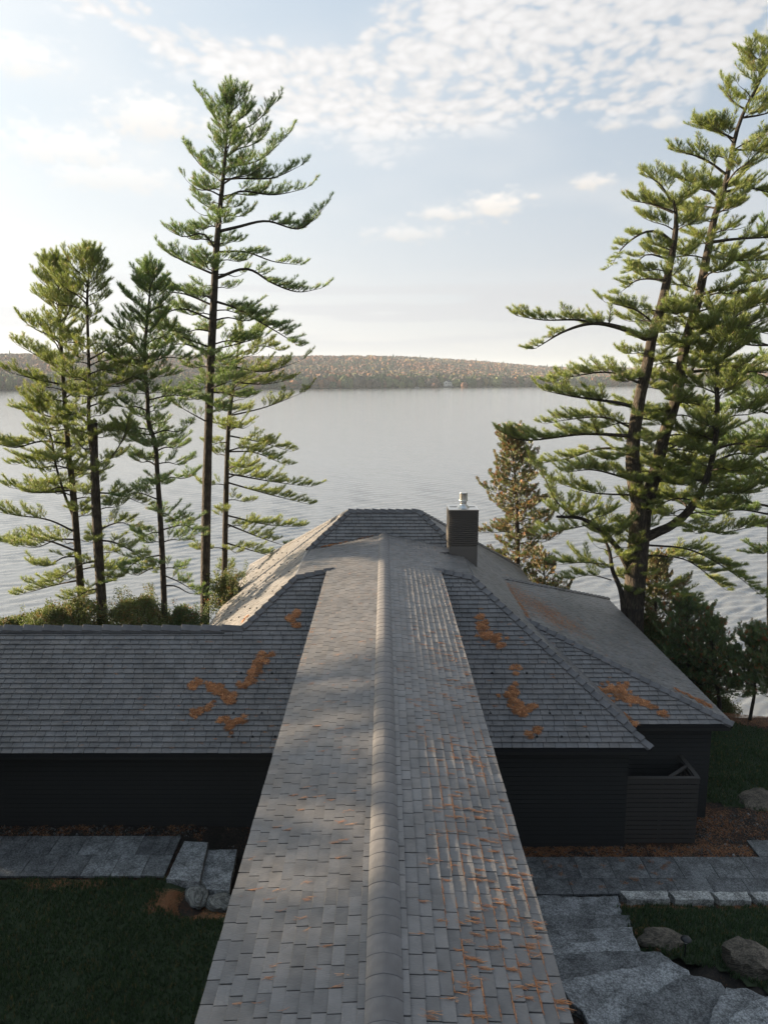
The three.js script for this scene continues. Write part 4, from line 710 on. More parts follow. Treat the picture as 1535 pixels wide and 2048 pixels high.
  traced(world, r0, o = {}) { const P = world.map((p) => this.rel(p)); this.limb(P, r0, o); return this; }
  // whorls of limbs up a stem: profile = [[share of height, limb length]], lean > 0 makes the limbs on the +x side longer
  whorls(k, n, t0, t1, profile, o = {}) {
    const r = this.r, { c, pts } = this.trunks[k], len = (t) => { for (let i = 1; i < profile.length; i++) if (t <= profile[i][0]) return lerp(profile[i - 1][1], profile[i][1], (t - profile[i - 1][0]) / (profile[i][0] - profile[i - 1][0])); return profile[profile.length - 1][1]; };
    for (let i = 0; i < n; i++) {
      const t = lerp(t0, t1, (i + r() * 1.6 - 0.4) / n), p = c.getPoint(t), az = (o.az0 ?? 0) + i * 2.39996 + (r() - 0.5) * 0.9, side = Math.cos(az), L = len(t) * (0.45 + 0.85 * Math.pow(r(), 1.3)) * (1 + (o.lean ?? 0) * side); if (L < 0.12) continue;
      const el = lerp(o.low ?? -0.02, o.high ?? 0.75, Math.pow(t, 2.2)) + (r() - 0.5) * 0.25, dx = Math.cos(az) + (o.wind ?? 0), dz = Math.sin(az) * 0.9, h = Math.hypot(dx, dz);
      const d = new THREE.Vector3(dx / h * Math.cos(el), Math.sin(el), dz / h * Math.cos(el)), sag = (o.sag ?? 0.08) * L * (1 - t);
      const P = [p, p.clone().addScaledVector(d, L * 0.35).addScaledVector(UP, 0.04 * L), p.clone().addScaledVector(d, L * 0.7).addScaledVector(UP, -sag), p.clone().addScaledVector(d, L).addScaledVector(UP, (r() - 0.3) * 0.16 * L - sag * 0.6)];
      this.limb(P, 0.012 + 0.014 * L * (o.thick ?? 1), o);
    }
    return this;
  }
  top(k, o = {}) {                                     // the leader and its steep shoots
    const { c } = this.trunks[k], p = c.getPoint(1), parts = []; for (let i = 0; i < 9; i++) { const q = c.getPoint(1 - 0.014 * i), a = i * 2.4, d = new THREE.Vector3(Math.cos(a) * 0.35, 1, Math.sin(a) * 0.35).normalize(); this.side(q, i ? d : UP.clone(), 0.45 + 0.04 * i, 0.012, parts, { curl: 0.1 }); }
    add('branch', mergeGeometries(parts), M.twig, this.g); return this;
  }
  done(geo, mat, name = 'needles') {
    const n = this.cols.length / 3, k = Array.isArray(geo) ? geo.length : 1, per = Math.ceil(n / k);
    for (let i = 0; i < k; i++) { const a = i * per, m = Math.min(per, n - a); if (m <= 0) continue; const im = shade(new THREE.InstancedMesh(k > 1 ? geo[i] : geo, mat, m)); im.instanceMatrix.array.set(this.tufts.slice(a * 16, (a + m) * 16)); im.instanceColor = new THREE.InstancedBufferAttribute(new Float32Array(this.cols.slice(a * 3, (a + m) * 3)), 3); im.name = name; stuff(im); this.g.add(im); }
    Tree.total += n; this.tufts = null; this.cols = null; return this.g;
  }
}
Tree.spin = new THREE.Matrix4(); Tree.total = 0;
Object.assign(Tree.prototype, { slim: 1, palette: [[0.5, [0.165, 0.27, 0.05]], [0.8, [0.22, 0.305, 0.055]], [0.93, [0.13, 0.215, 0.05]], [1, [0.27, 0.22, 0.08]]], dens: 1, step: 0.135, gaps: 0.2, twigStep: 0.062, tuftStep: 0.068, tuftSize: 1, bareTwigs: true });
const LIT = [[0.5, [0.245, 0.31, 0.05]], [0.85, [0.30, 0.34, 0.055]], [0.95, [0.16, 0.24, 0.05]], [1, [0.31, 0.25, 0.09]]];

// ---- left group ----
{ // tallest pine beside the sunlit roof
  const t = new Tree('pine_tree', 'tallest white pine of the group on the left, ragged and wind-swept', 'pine tree', [-7.97, 7.32, -33], 1001, 'pines behind the left wing'); t.slim = 0.78;
  t.trunk([[-7.97, 7.32, -33, 0.3], [-7.83, 10.31, -33, 0.27], [-7.59, 14.75, -33, 0.25], [-7.38, 17.95, -33, 0.23], [-7.21, 20.23, -33, 0.22], [-7, 22.65, -33, 0.2], [-6.81, 24.82, -33, 0.17], [-6.59, 26.56, -33, 0.13], [-6.4, 27.89, -33, 0.1], [-6.26, 29.01, -33, 0.07], [-6.12, 30.12, -33, 0.05], [-6, 30.94, -33, 0.02]]);
  for (const [p, r0, o] of [
    [[[-6.68, 25.73, -33], [-5.86, 25.86, -32.75], [-4.68, 26.04, -32.5], [-3.29, 25.71, -32.25], [-2.39, 26.36, -32]], .07, { from: .45, reach: .7 }], [[[-6.8, 23.92, -33], [-5.6, 24.3, -33.2], [-4.58, 23.75, -33.4], [-3.59, 23.43, -33.6], [-2.65, 23.59, -33.8]], .07, { from: .35, reach: .65 }],
    [[[-6.71, 24.94, -33], [-5.67, 24.99, -33.33], [-4.59, 24.66, -33.67], [-3.51, 24.56, -34]], .05, { from: .3, reach: .6 }], [[[-6.96, 23.01, -33], [-6.05, 22.71, -32.7], [-4.93, 22.09, -32.4], [-3.91, 21.49, -32.1], [-3.4, 21.16, -31.8]], .06, { from: .15, reach: 1.0 }],
    [[[-6.47, 26.94, -33], [-5.79, 27.31, -33.2], [-4.49, 27.22, -33.4], [-3.23, 27.49, -33.6]], .05, { reach: .6 }], [[[-6.43, 27.72, -33], [-5.73, 27.68, -32.67], [-4.34, 27.62, -32.33], [-3.12, 28.03, -32]], .045, { reach: .55 }], [[[-6.37, 28.04, -33], [-6.11, 28.27, -33.33], [-5.05, 28.62, -33.67], [-3.93, 29.63, -34]], .04, { reach: .5 }],
    [[[-6.23, 29.42, -33], [-5.17, 29.73, -32.87], [-4.44, 30.31, -32.73], [-4.17, 30.49, -32.6]], .035, { reach: .42 }], [[[-6.17, 29.75, -33], [-6.68, 30.18, -33.2], [-7.38, 31.09, -33.4]], .03, { reach: .35 }], [[[-6.42, 27.89, -33], [-7.2, 28.19, -33.25], [-7.85, 28.94, -33.5]], .04, { reach: .5 }],
    [[[-6.8, 25.01, -33], [-7.23, 25.59, -32.73], [-7.95, 25.43, -32.47], [-8.41, 25.59, -32.2]], .05, { from: .35, reach: .6 }], [[[-6.59, 26.6, -33], [-7.14, 26.74, -33.25], [-7.63, 27.16, -33.5]], .04, { reach: .5 }], [[[-6.96, 24.08, -33], [-8, 24.5, -32.5], [-8.55, 24.79, -32]], .05, { reach: .8 }],
    [[[-7.05, 22.85, -33], [-8.25, 23.32, -33.3], [-9.7, 23.45, -33.6]], .05, { reach: .85 }], [[[-7.07, 22.25, -33], [-8.23, 22.67, -32.7], [-9.24, 22.29, -32.4]], .05, { from: .35, reach: .7 }], [[[-7.18, 21.14, -33], [-8.26, 21.53, -33], [-9.52, 21.93, -33]], .05, { reach: .8 }],
    [[[-7.12, 21.04, -33], [-6.08, 21.32, -33.5], [-5.06, 21.64, -34]], .035, { reach: .45 }], [[[-7.2, 20.94, -33], [-8.32, 21.28, -32.8], [-9.32, 21.03, -32.6]], .045, { reach: .7 }], [[[-7.4, 18.05, -33], [-8.02, 18.49, -32.5], [-8.49, 18.86, -32]], .035, { reach: .6 }], [[[-7.35, 19.4, -33], [-6.69, 19.62, -32.3], [-5.94, 19.82, -31.6]], .03, {}],
  ]) t.traced(p, r0, o);
  t.whorls(0, 40, 0.30, 0.70, [[0, 1.2], [0.4, 1.5], [0.7, 1.5], [1, 0.5]], { lean: 0.1, low: 0.0, high: 0.35, az0: 1 });
  t.whorls(0, 26, 0.70, 0.97, [[0.7, 1.3], [0.85, 1.05], [1, 0.4]], { lean: 0.25, low: 0.05, high: 0.9, az0: 2, wind: 0.15 }).top(0).done(tuftGeo, M.needles);
}
{ // slimmer pine just behind it
  const t = new Tree('pine_tree', 'slim pine behind the tallest one, layered limbs reaching towards the sunlit roof', 'pine tree', [-8.01, 6.56, -37], 1002, 'pines behind the left wing'); t.slim = 0.8;
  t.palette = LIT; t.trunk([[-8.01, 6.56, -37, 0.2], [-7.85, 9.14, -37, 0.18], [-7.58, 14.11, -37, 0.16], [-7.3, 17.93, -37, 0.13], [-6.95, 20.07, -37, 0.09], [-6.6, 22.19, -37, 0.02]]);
  for (const p of [[[-7.3, 18.12, -37], [-5.47, 18.56, -36.5], [-3.62, 19.26, -36]], [[-7.26, 17.18, -37], [-5.88, 16.83, -37.5], [-4.57, 16.35, -38]], [[-7.4, 16.44, -37], [-6.06, 16.44, -36.5], [-4.56, 15.91, -36]], [[-7.48, 15.39, -37], [-5.68, 15.01, -37.3], [-3.61, 14.66, -37.6]], [[-7.48, 14.96, -37], [-5.6, 14.47, -36.7], [-3.54, 13.99, -36.4]], [[-7.53, 13.35, -37], [-5.76, 12.82, -37.5], [-4.11, 12.59, -38]], [[-7.52, 12.91, -37], [-5.84, 12.35, -36.5], [-4.43, 12, -36]], [[-7.7, 12.02, -37], [-6.5, 11.65, -37], [-5.41, 11.33, -37]], [[-6.87, 20.37, -37], [-5.42, 20.18, -36.5], [-3.75, 20.67, -36]], [[-6.78, 20.94, -37], [-5.75, 21.37, -37.5], [-4.95, 21.15, -38]], [[-7.03, 19.68, -37], [-5.52, 19.61, -36.75], [-4.33, 19.8, -36.5]], [[-6.67, 21.62, -37], [-6.12, 21.86, -37.25], [-5.62, 22.1, -37.5]]]) t.traced(p, 0.045, { reach: 0.75, from: 0.25 });
  t.whorls(0, 34, 0.22, 0.96, [[0, 1.0], [0.5, 1.7], [0.8, 1.2], [1, 0.3]], { lean: 0.2, high: 0.55 }).top(0).done(tuftGeo, M.needles);
}
{ // crooked pine in the middle of the group
  const t = new Tree('pine_tree', 'crooked pine with a kinked trunk, middle of the group on the left', 'pine tree', [-9.11, 8.3, -31], 1003, 'pines behind the left wing'); t.slim = 0.76;
  t.trunk([[-9.11, 8.3, -31, 0.19], [-9.04, 10.9, -31, 0.17], [-9.02, 13.42, -31, 0.15], [-9.05, 16.08, -31, 0.13], [-9.09, 17.38, -31, 0.12], [-9.29, 18.11, -31, 0.12], [-9.29, 19.24, -31, 0.1], [-9.33, 20.65, -31, 0.09], [-9.14, 22.17, -31, 0.07], [-8.95, 23.42, -31, 0.03], [-8.91, 23.94, -31, 0.01]]);
  for (const [p, o] of [[[[-9.04, 15.07, -31], [-9.83, 15.44, -30.5], [-10.57, 15.03, -30]], {}], [[[-9.02, 13.83, -31], [-8.17, 13.94, -31.5], [-7.73, 13.42, -32]], {}], [[[-9.03, 12.8, -31], [-9.78, 12.71, -30.5], [-10.66, 12.01, -30]], {}], [[[-9.03, 11.96, -31], [-8.49, 11.51, -31.5], [-7.8, 10.82, -32]], { reach: .6 }], [[[-9.17, 17.68, -31], [-9.77, 17.8, -30.7], [-10.33, 18.11, -30.4]], {}], [[[-9.28, 19.05, -31], [-8.34, 19.23, -31.5], [-7.57, 19.02, -32]], {}], [[[-9.33, 20.4, -31], [-8.53, 20.69, -31], [-7.56, 20.6, -31]], {}], [[[-9.32, 20.6, -31], [-9.61, 21.15, -30.5], [-9.82, 21.31, -30]], {}]]) t.traced(p, 0.035, { reach: 0.7, ...o });
  t.whorls(0, 32, 0.12, 0.62, [[0, 1.3], [0.3, 1.6], [0.62, 1.3]], { az0: 0.4 }).whorls(0, 34, 0.62, 0.98, [[0.62, 1.5], [0.8, 1.05], [0.92, 0.48], [1, 0.12]], { high: 0.8, az0: 1.2, reach: 0.75 }).top(0).done(tuftGeo, M.needles);
}
{ // broken-topped pine
  const t = new Tree('pine_tree', 'pine with a thick trunk snapped at mid-height and a thin new leader', 'pine tree', [-11.31, 8.47, -30], 1004, 'pines behind the left wing'); t.slim = 0.82;
  t.palette = LIT; t.trunk([[-11.31, 8.47, -30, 0.27], [-11.24, 11.19, -30, 0.24], [-11.23, 13.63, -30, 0.23], [-11.18, 16.2, -30, 0.2], [-11.11, 18.23, -30, 0.18]]); add('snapped_end', new THREE.CylinderGeometry(0.12, 0.17, 0.09, 9, 1), M.bark, t.g).position.copy(t.rel([-11.11, 18.29, -30]));
  t.trunk([[-11.2, 16.59, -30, 0.09], [-11.3, 17.94, -30.04, 0.09], [-11.18, 20.21, -30.08, 0.07], [-11.09, 22.78, -30.12, 0.06], [-10.99, 23.69, -30.16, 0.03], [-10.91, 24.23, -30.2, 0.01]], 'leader');
  for (const [p, o] of [[[[-11.16, 16.52, -30], [-10.49, 16.88, -29.87], [-9.88, 17.73, -29.73], [-9.63, 18.4, -29.6]], { from: .5 }], [[[-11.17, 17.25, -30], [-11.44, 17.24, -29.75], [-11.61, 17.64, -29.5]], { from: .6 }], [[[-11.21, 15.52, -30], [-10.36, 15.38, -30.3], [-9.49, 14.93, -30.6]], {}], [[[-11.23, 13.63, -30], [-10.45, 13.6, -29.67], [-9.49, 13.18, -29.33], [-8.94, 12.67, -29]], {}], [[[-11.24, 12.83, -30], [-12.14, 12.54, -30.33], [-13.32, 11.84, -30.67], [-14.5, 11.64, -31]], { from: .4 }], [[[-11.2, 14.03, -30], [-10.49, 14.24, -30.5], [-9.87, 13.83, -31]], {}], [[[-11.18, 19.74, -30], [-10.22, 19.65, -29.5], [-8.74, 20.11, -29]], {}], [[[-11.13, 20.58, -30], [-10.32, 20.94, -29.75], [-9.58, 21.11, -29.5]], {}]]) t.traced(p, 0.04, { reach: 0.6, ...o });
  t.whorls(0, 14, 0.25, 0.9, [[0, 1.0], [1, 1.2]], { az0: 2 }).whorls(1, 46, 0.14, 0.98, [[0, 1.5], [0.4, 1.45], [0.7, 1.05], [0.9, 0.5], [1, 0.12]], { high: 1.0, low: 0.15, az0: 0.7, reach: 0.62 }).top(1).done(tuftGeo, M.needles);
}
{ // leftmost pine
  const t = new Tree('pine_tree', 'leftmost pine, broad and yellowish, leaning at the edge of the picture', 'pine tree', [-12.66, 7.89, -31.5], 1005, 'pines behind the left wing'); t.slim = 0.74;
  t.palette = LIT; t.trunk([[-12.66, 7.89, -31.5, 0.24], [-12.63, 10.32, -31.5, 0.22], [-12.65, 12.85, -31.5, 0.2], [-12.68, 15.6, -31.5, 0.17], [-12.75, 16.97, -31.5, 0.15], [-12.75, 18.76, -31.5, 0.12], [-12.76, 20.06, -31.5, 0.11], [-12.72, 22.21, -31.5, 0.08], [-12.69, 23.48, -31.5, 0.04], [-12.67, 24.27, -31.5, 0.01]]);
  t.trunk([[-12.68, 14.15, -31.5, 0.08], [-13.01, 15.31, -31.4, 0.07], [-13.21, 16.45, -31.3, 0.06], [-13.26, 17.46, -31.2, 0.05], [-13.43, 18.36, -31.1, 0.03], [-13.57, 19.05, -31, 0.01]], 'side_stem');
  for (const [p, o] of [[[[-12.77, 13.69, -31.5], [-13.62, 14.22, -31.17], [-14.81, 14.48, -30.83], [-15.62, 14.74, -30.5]], { from: .35 }], [[[-12.71, 12.85, -31.5], [-14.14, 13.24, -31.83], [-15.54, 13.07, -32.17], [-16.97, 13.15, -32.5]], { from: .4 }], [[[-12.7, 15.4, -31.5], [-13.72, 15.33, -31.25], [-15, 15.57, -31]], {}], [[[-12.73, 16.93, -31.5], [-13.83, 16.7, -31.75], [-15.2, 16.37, -32]], {}], [[[-12.74, 18.24, -31.5], [-13.48, 18.45, -31.25], [-14.12, 19.05, -31]], {}], [[[-12.75, 19.63, -31.5], [-13.47, 19.83, -31], [-14.39, 20.11, -30.5]], {}], [[[-12.65, 11.61, -31.5], [-13.81, 11.33, -31.75], [-15.44, 10.82, -32]], { from: .3 }], [[[-12.75, 20.12, -31.5], [-13.32, 20.6, -31.25], [-14.24, 21.17, -31]], {}]]) t.traced(p, 0.045, { reach: 0.85, ...o });
  t.whorls(0, 30, 0.14, 0.66, [[0, 1.5], [0.3, 1.9], [0.66, 1.75]], { lean: -0.25, az0: 1 }).whorls(0, 38, 0.66, 0.98, [[0.66, 1.7], [0.8, 1.15], [0.92, 0.5], [1, 0.12]], { high: 1.0, low: 0.1, az0: 2, reach: 0.65, lean: -0.15 }).whorls(1, 26, 0.2, 1, [[0, 0.8], [1, 0.6]], {}).top(0).done(tuftGeo, M.needles);
}
console.log('left pines', Tree.total);

// ---- right group ----
{
  const t = new Tree('pine_tree', 'massive forked white pine towering beside the right side roof', 'pine tree', [11.2, 5.69, -33.5], 1006, 'pines behind the right side roof'); t.slim = 0.76;
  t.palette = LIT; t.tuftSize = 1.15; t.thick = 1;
  t.trunk([[11.2, 5.69, -33.5, 0.72], [11.12, 7.83, -33.5, 0.66], [11.09, 9.7, -33.5, 0.62], [11.12, 11.49, -33.5, 0.6], [11.17, 13.11, -33.5, 0.6], [11.18, 14.34, -33.5, 0.57], [11.21, 15, -33.5, 0.5]], 'trunk', 18);
  t.trunk([[11.15, 14.23, -33.5, 0.46], [10.82, 15.55, -33.45, 0.42], [10.66, 16.53, -33.41, 0.39], [10.67, 17.69, -33.36, 0.35], [10.81, 19.13, -33.32, 0.32], [11.02, 20.43, -33.27, 0.3], [11.17, 21.74, -33.23, 0.27], [11.41, 22.73, -33.18, 0.24], [11.62, 24.11, -33.14, 0.2], [11.78, 25.51, -33.09, 0.16], [11.77, 26.3, -33.05, 0.11], [11.58, 27.03, -33, 0.05]], 'stem', 14);
  t.trunk([[11.31, 14, -33.5, 0.42], [11.54, 15.01, -33.58, 0.38], [11.81, 16.05, -33.67, 0.36], [12.08, 17.43, -33.75, 0.33], [12.56, 19.26, -33.84, 0.31], [12.78, 21.24, -33.92, 0.28], [13.06, 22.32, -34.01, 0.26], [13.27, 23.09, -34.09, 0.24], [13.57, 25.01, -34.18, 0.21], [13.81, 26.53, -34.26, 0.18], [14.16, 27.66, -34.35, 0.15], [14.62, 30.23, -34.43, 0.1], [15.44, 32.03, -34.52, 0.06], [15.89, 33.46, -34.6, 0.02]], 'stem', 14);
  t.trunk([[11.29, 12.89, -33.5, 0.3], [11.84, 13.23, -33.39, 0.27], [12.44, 13.56, -33.28, 0.25], [13.05, 14.15, -33.17, 0.23], [13.51, 15, -33.06, 0.2], [13.78, 15.94, -32.95, 0.17], [13.91, 17.12, -32.84, 0.15], [13.86, 18.58, -32.73, 0.13], [13.69, 20.02, -32.62, 0.1], [13.67, 21.23, -32.51, 0.07], [13.72, 22.21, -32.4, 0.03]], 'stem', 12);
  t.trunk([[10.94, 11.31, -33.5, 0.2], [10.35, 12.34, -33.36, 0.18], [9.89, 12.91, -33.22, 0.16], [9.35, 13.44, -33.08, 0.14], [8.47, 13.95, -32.94, 0.11], [7.36, 14.06, -32.8, 0.07]], 'stem', 10);
  t.trunk([[10.57, 9.75, -33.2, 0.16], [10.39, 10.71, -33.2, 0.14], [9.99, 11.61, -33.2, 0.12], [9.82, 12.42, -33.2, 0.1], [9.5, 13.18, -33.2, 0.06]], 'stem', 10);
  for (const [p, r0, o] of [
    [[[10.92, 21.52, -33.3], [9.67, 21.95, -32.97], [8.51, 22.09, -32.65], [7.31, 21.77, -32.33], [6.12, 21.09, -32]], .13, { from: .35, reach: .85 }], [[[8.86, 22.08, -32.8], [7.87, 22.22, -32.53], [6.39, 22.2, -32.27], [5.3, 22.34, -32]], .06, { from: .2, reach: .8 }], [[[10.33, 18.74, -33], [9.6, 18.9, -32.67], [7.78, 19.15, -32.33], [6.54, 19.38, -32]], .09, { from: .3, reach: .95 }], [[[10.66, 19.71, -33.2], [9.52, 20.12, -33.33], [8.08, 19.98, -33.47], [7.07, 19.71, -33.6]], .06, { from: .15, reach: .9 }],
    [[[10.45, 17.46, -33.3], [8.5, 17.57, -33.03], [5.76, 17.33, -32.77], [4.89, 17.67, -32.5]], .09, { from: .2, reach: 1.05 }], [[[10.48, 16.91, -33.3], [9.13, 16.88, -33.53], [8, 16.45, -33.77], [6.6, 16.18, -34]], .07, { from: .4, reach: .6 }], [[[10.55, 17.81, -33.4], [9.52, 18.22, -33.77], [7.89, 18.09, -34.13], [7.1, 17.9, -34.5]], .06, { reach: .9 }], [[[10.58, 15.6, -33.4], [8.8, 16.08, -32.7], [7.48, 16.06, -32]], .06, { reach: .9 }], [[[10.71, 14.9, -33.4], [9.01, 14.97, -33.7], [7.53, 15.37, -34]], .05, { reach: .9 }],
    [[[11.63, 25.34, -33], [11.12, 25.65, -32.88], [10.48, 25.67, -32.75], [9.57, 25.07, -32.62], [9.11, 24.36, -32.5]], .07, { from: .4, reach: .5 }], [[[11.64, 26.46, -33], [10.79, 26.85, -33.3], [10.11, 27.03, -33.6]], .06, { from: .3, reach: .6 }], [[[11.6, 26.75, -33], [10.89, 27.39, -32.5], [10.12, 27.65, -32]], .05, { reach: .65 }], [[[11.64, 24.63, -33], [10.69, 24.86, -33.25], [10.23, 24.3, -33.5]], .05, { reach: .7 }], [[[11.48, 23.84, -33], [10.52, 23.9, -33.5], [9.96, 23.45, -34]], .05, { reach: .8 }], [[[11.18, 22.05, -33], [10.23, 22.63, -32.7], [8.91, 22.9, -32.4]], .05, { reach: .8 }],
    [[[13.98, 27.33, -34.4], [13.06, 27.71, -33.95], [11.61, 27.97, -33.5]], .07, { from: .3, reach: .7 }], [[[14.25, 28.22, -34.4], [13.25, 28.76, -34.2], [11.92, 29.09, -34]], .06, { reach: .75 }], [[[14.56, 29.61, -34.5], [13.71, 29.89, -34.25], [12.88, 30.05, -34]], .05, { reach: .7 }], [[[14.88, 30.77, -34.5], [14.27, 31.15, -34.5], [13.92, 31.73, -34.5]], .04, { reach: .6 }], [[[15.53, 32.14, -34.6], [14.98, 32.61, -34.6], [14.95, 32.99, -34.6]], .03, { reach: .45 }], [[[14.15, 27.53, -34.4], [15.32, 27.85, -34.95], [17.1, 27.63, -35.5]], .06, { reach: .9 }], [[[14.48, 29.22, -34.5], [15.32, 29.29, -34.75], [16.71, 29.16, -35]], .05, { reach: .8 }], [[[14.8, 30.48, -34.5], [15.63, 30.66, -34.75], [16.76, 31.03, -35]], .05, { reach: .7 }],
    [[[13.65, 25.5, -34.2], [14.58, 25.58, -33.85], [16.27, 25.6, -33.5]], .08, { from: .4, reach: .8 }], [[[13.52, 25, -34.2], [14.86, 24.88, -34.85], [17.11, 24.98, -35.5]], .06, { reach: .9 }], [[[13.3, 23.35, -34], [14.37, 23.66, -33.5], [15.96, 23.94, -33]], .08, { from: .25, reach: 1 }], [[[13.1, 22.32, -34], [14.67, 22.56, -34.5], [17.01, 23.23, -35]], .07, { from: .3, reach: .9 }], [[[12.97, 21.99, -34], [14.28, 22.08, -33.5], [16.17, 21.61, -33]], .06, { from: .3, reach: .9 }], [[[12.93, 20.13, -34], [14.41, 20.24, -34.5], [17.51, 20.07, -35]], .08, { from: .2, reach: 1.1 }], [[[12.75, 19.6, -34], [13.62, 21.05, -33.25], [14.51, 21.42, -32.5]], .05, { reach: 1 }],
    [[[12.06, 16.69, -34], [13.14, 17.27, -33.5], [14.2, 17.53, -33]], .05, { reach: 1 }], [[[11.93, 16.03, -34], [14.05, 16.08, -34.5], [16.09, 15.57, -35]], .06, { reach: 1.1 }], [[[11.48, 12.67, -33.5], [13.27, 12.55, -33], [15.07, 11.57, -32.5], [16.2, 10.6, -32]], .05, { from: .25, reach: .9 }], [[[11.39, 12.22, -33.5], [13.48, 11.87, -34], [15.6, 10.34, -34.5]], .05, { reach: .9 }], [[[11.24, 10.97, -33.5], [12.42, 10.83, -32.75], [13.47, 10.16, -32]], .04, { reach: .8 }], [[[11.65, 15.33, -33.5], [12.23, 15.63, -33.67], [13.61, 15.5, -33.83], [14.81, 14.92, -34]], .05, { reach: .9 }], [[[12.72, 13.78, -33.5], [14.27, 13.34, -32.95], [15.91, 13.77, -32.4]], .05, { reach: 1 }],
    [[[9.73, 11.89, -33], [8.61, 12.12, -32.5], [7.22, 12.13, -32]], .04, { reach: .8 }], [[[9.91, 11.21, -33], [9.05, 11.37, -33.25], [8.03, 11.08, -33.5]], .03, { reach: .6 }], [[[8.22, 13.91, -33.4], [7.39, 14.7, -33.27], [6.79, 15.81, -33.13], [6.32, 16.36, -33]], .035, { reach: .6 }], [[[8.94, 13.66, -33.2], [7.79, 13.46, -32.9], [6.56, 13.3, -32.6]], .03, { reach: .7 }],
  ]) t.traced(p, r0, o);
  t.whorls(1, 30, 0.15, 0.98, [[0, 1.5], [0.5, 1.3], [1, 0.9]], { lean: -0.1, high: 0.5, reach: 0.8 });
  t.whorls(2, 34, 0.1, 0.45, [[0, 1.8], [0.45, 1.6]], { lean: 0.15, reach: 0.9 }).whorls(2, 34, 0.45, 0.98, [[0.4, 2.2], [0.75, 2.1], [0.9, 1.5], [1, 0.7]], { high: 0.5, reach: 0.9, az0: 1, wind: -0.1 });
  t.whorls(3, 40, 0.25, 0.98, [[0, 2.3], [0.5, 2.7], [1, 1.6]], { reach: 1.05, lean: 0.2, az0: 1.7 }).whorls(4, 14, 0.3, 1, [[0, 1.1], [1, 0.9]], { reach: 0.7 }).whorls(5, 8, 0.4, 1, [[0, 0.8], [1, 0.8]], {});
  t.whorls(0, 16, 0.35, 0.95, [[0, 0.8], [1, 1.1]], { reach: 0.6 }).top(2).done(tuftGeo, M.needles);
}
{ // dense dark pine at the right edge
  const t = new Tree('pine_tree', 'dense dark green pine at the edge of the picture behind the forked pine', 'pine tree', [19.32, 6.56, -37], 1007, 'pines behind the right side roof');
  t.tuftSize = 1.15; t.trunk([[19.32, 6.56, -37, 0.3], [18.88, 11.65, -37, 0.27], [18.54, 16.51, -37, 0.23], [18.23, 21.17, -37, 0.17], [17.93, 25.62, -37, 0.1], [17.8, 28.21, -37, 0.03]]);
  for (const p of [[[18.46, 16.51, -37], [16.44, 16.8, -36.5], [14.61, 16.61, -36]], [[18.59, 15.08, -37], [17.28, 14.77, -37.5], [15.78, 14.95, -38]], [[18.39, 18.17, -37], [16.54, 18.54, -36.5], [14.5, 18.22, -36]], [[18.25, 19.79, -37], [17.1, 20.14, -37.5], [15.93, 19.55, -38]], [[18.73, 13.38, -37], [16.68, 13.71, -36.5], [14.84, 13.32, -36]], [[18.16, 21.39, -37], [17, 21.39, -37], [15.59, 21.62, -37]]]) t.traced(p, 0.06, { reach: 1.1 });
  t.whorls(0, 32, 0.18, 0.97, [[0, 2.4], [0.35, 3.0], [0.7, 2.2], [1, 0.5]], { reach: 1.1, lean: -0.15 }).top(0).done(tuftGeo, M.needles);
}
console.log('pines', Tree.total);

// ---- cedars and shrubs ----
const SHRUBS = [[-14.45, 10.72, -29], [-12.97, 11.19, -29], [-12.09, 11.34, -29.5], [-10.31, 11.09, -30], [-9.92, 11, -31], [-8.3, 10.58, -31], [-6.81, 11.44, -33]];
const FARTREES = [[18.25, 6.42, -1282], [28.79, 6.42, -1282], [-18.25, 6.42, -1282], [-48.25, 6.42, -1282], [42.58, 6.42, -1282], [81.5, 6.42, -1282], [130.16, 6.42, -1282], [-70.96, 6.42, -1282]];
const FARHOUSES = [[109.33, 5.75, -1345], [218.73, 4.96, -1420], [251.79, 4.64, -1450], [54.69, 6.23, -1300], [-361.92, 6.12, -1060]];
const WOODS = [[-21, 21.5, 0, 1.1, 1.0], [-19, 17.5, 3, 2.2, 1.0], [-25, 19, 4, 0.5, 1.05], [-20.5, 13.5, 2, 3.3, 1.1], [-27, 23, 4, 4.1, 1.05], [-26, 14, 3, 1.9, 1.15], [-19, 9, 0, 0.2, 0.95], [-24, 7, 4, 3.9, 1.1], [-32, 18, 2, 2.5, 1.2]];

const CEDAR = [[0.5, [0.12, 0.15, 0.045]], [0.74, [0.19, 0.115, 0.05]], [0.92, [0.16, 0.14, 0.05]], [1, [0.30, 0.14, 0.05]]], DARKCEDAR = [[0.6, [0.105, 0.16, 0.05]], [0.86, [0.15, 0.19, 0.055]], [0.95, [0.24, 0.17, 0.06]], [1, [0.36, 0.12, 0.04]]], SHRUB = [[0.55, [0.12, 0.16, 0.04]], [0.85, [0.17, 0.18, 0.05]], [1, [0.24, 0.15, 0.05]]];
function cedar(label, px, seed, pal, prof, n, opts = {}, groupName = 'cedars along the bank') {
  const t = new Tree('cedar_tree', label, 'cedar tree', px[0].slice(0, 3), seed, groupName); t.palette = pal; t.step = opts.step ?? 0.13; t.twigStep = 0.085; t.tuftStep = 0.07; t.gaps = opts.gaps ?? 0.22; t.tuftSize = opts.size ?? 1.05; t.bareTwigs = false;
  t.trunk(px); t.whorls(0, n, opts.t0 ?? 0.15, 0.97, prof, { low: opts.low ?? 0.1, high: 0.9, reach: opts.reach ?? 0.42, sag: 0.02, rise: 0.1, curl: 0.35, thick: 0.7 }).top(0); return t.done(sprayGeo, M.leaves, 'leaves');
}
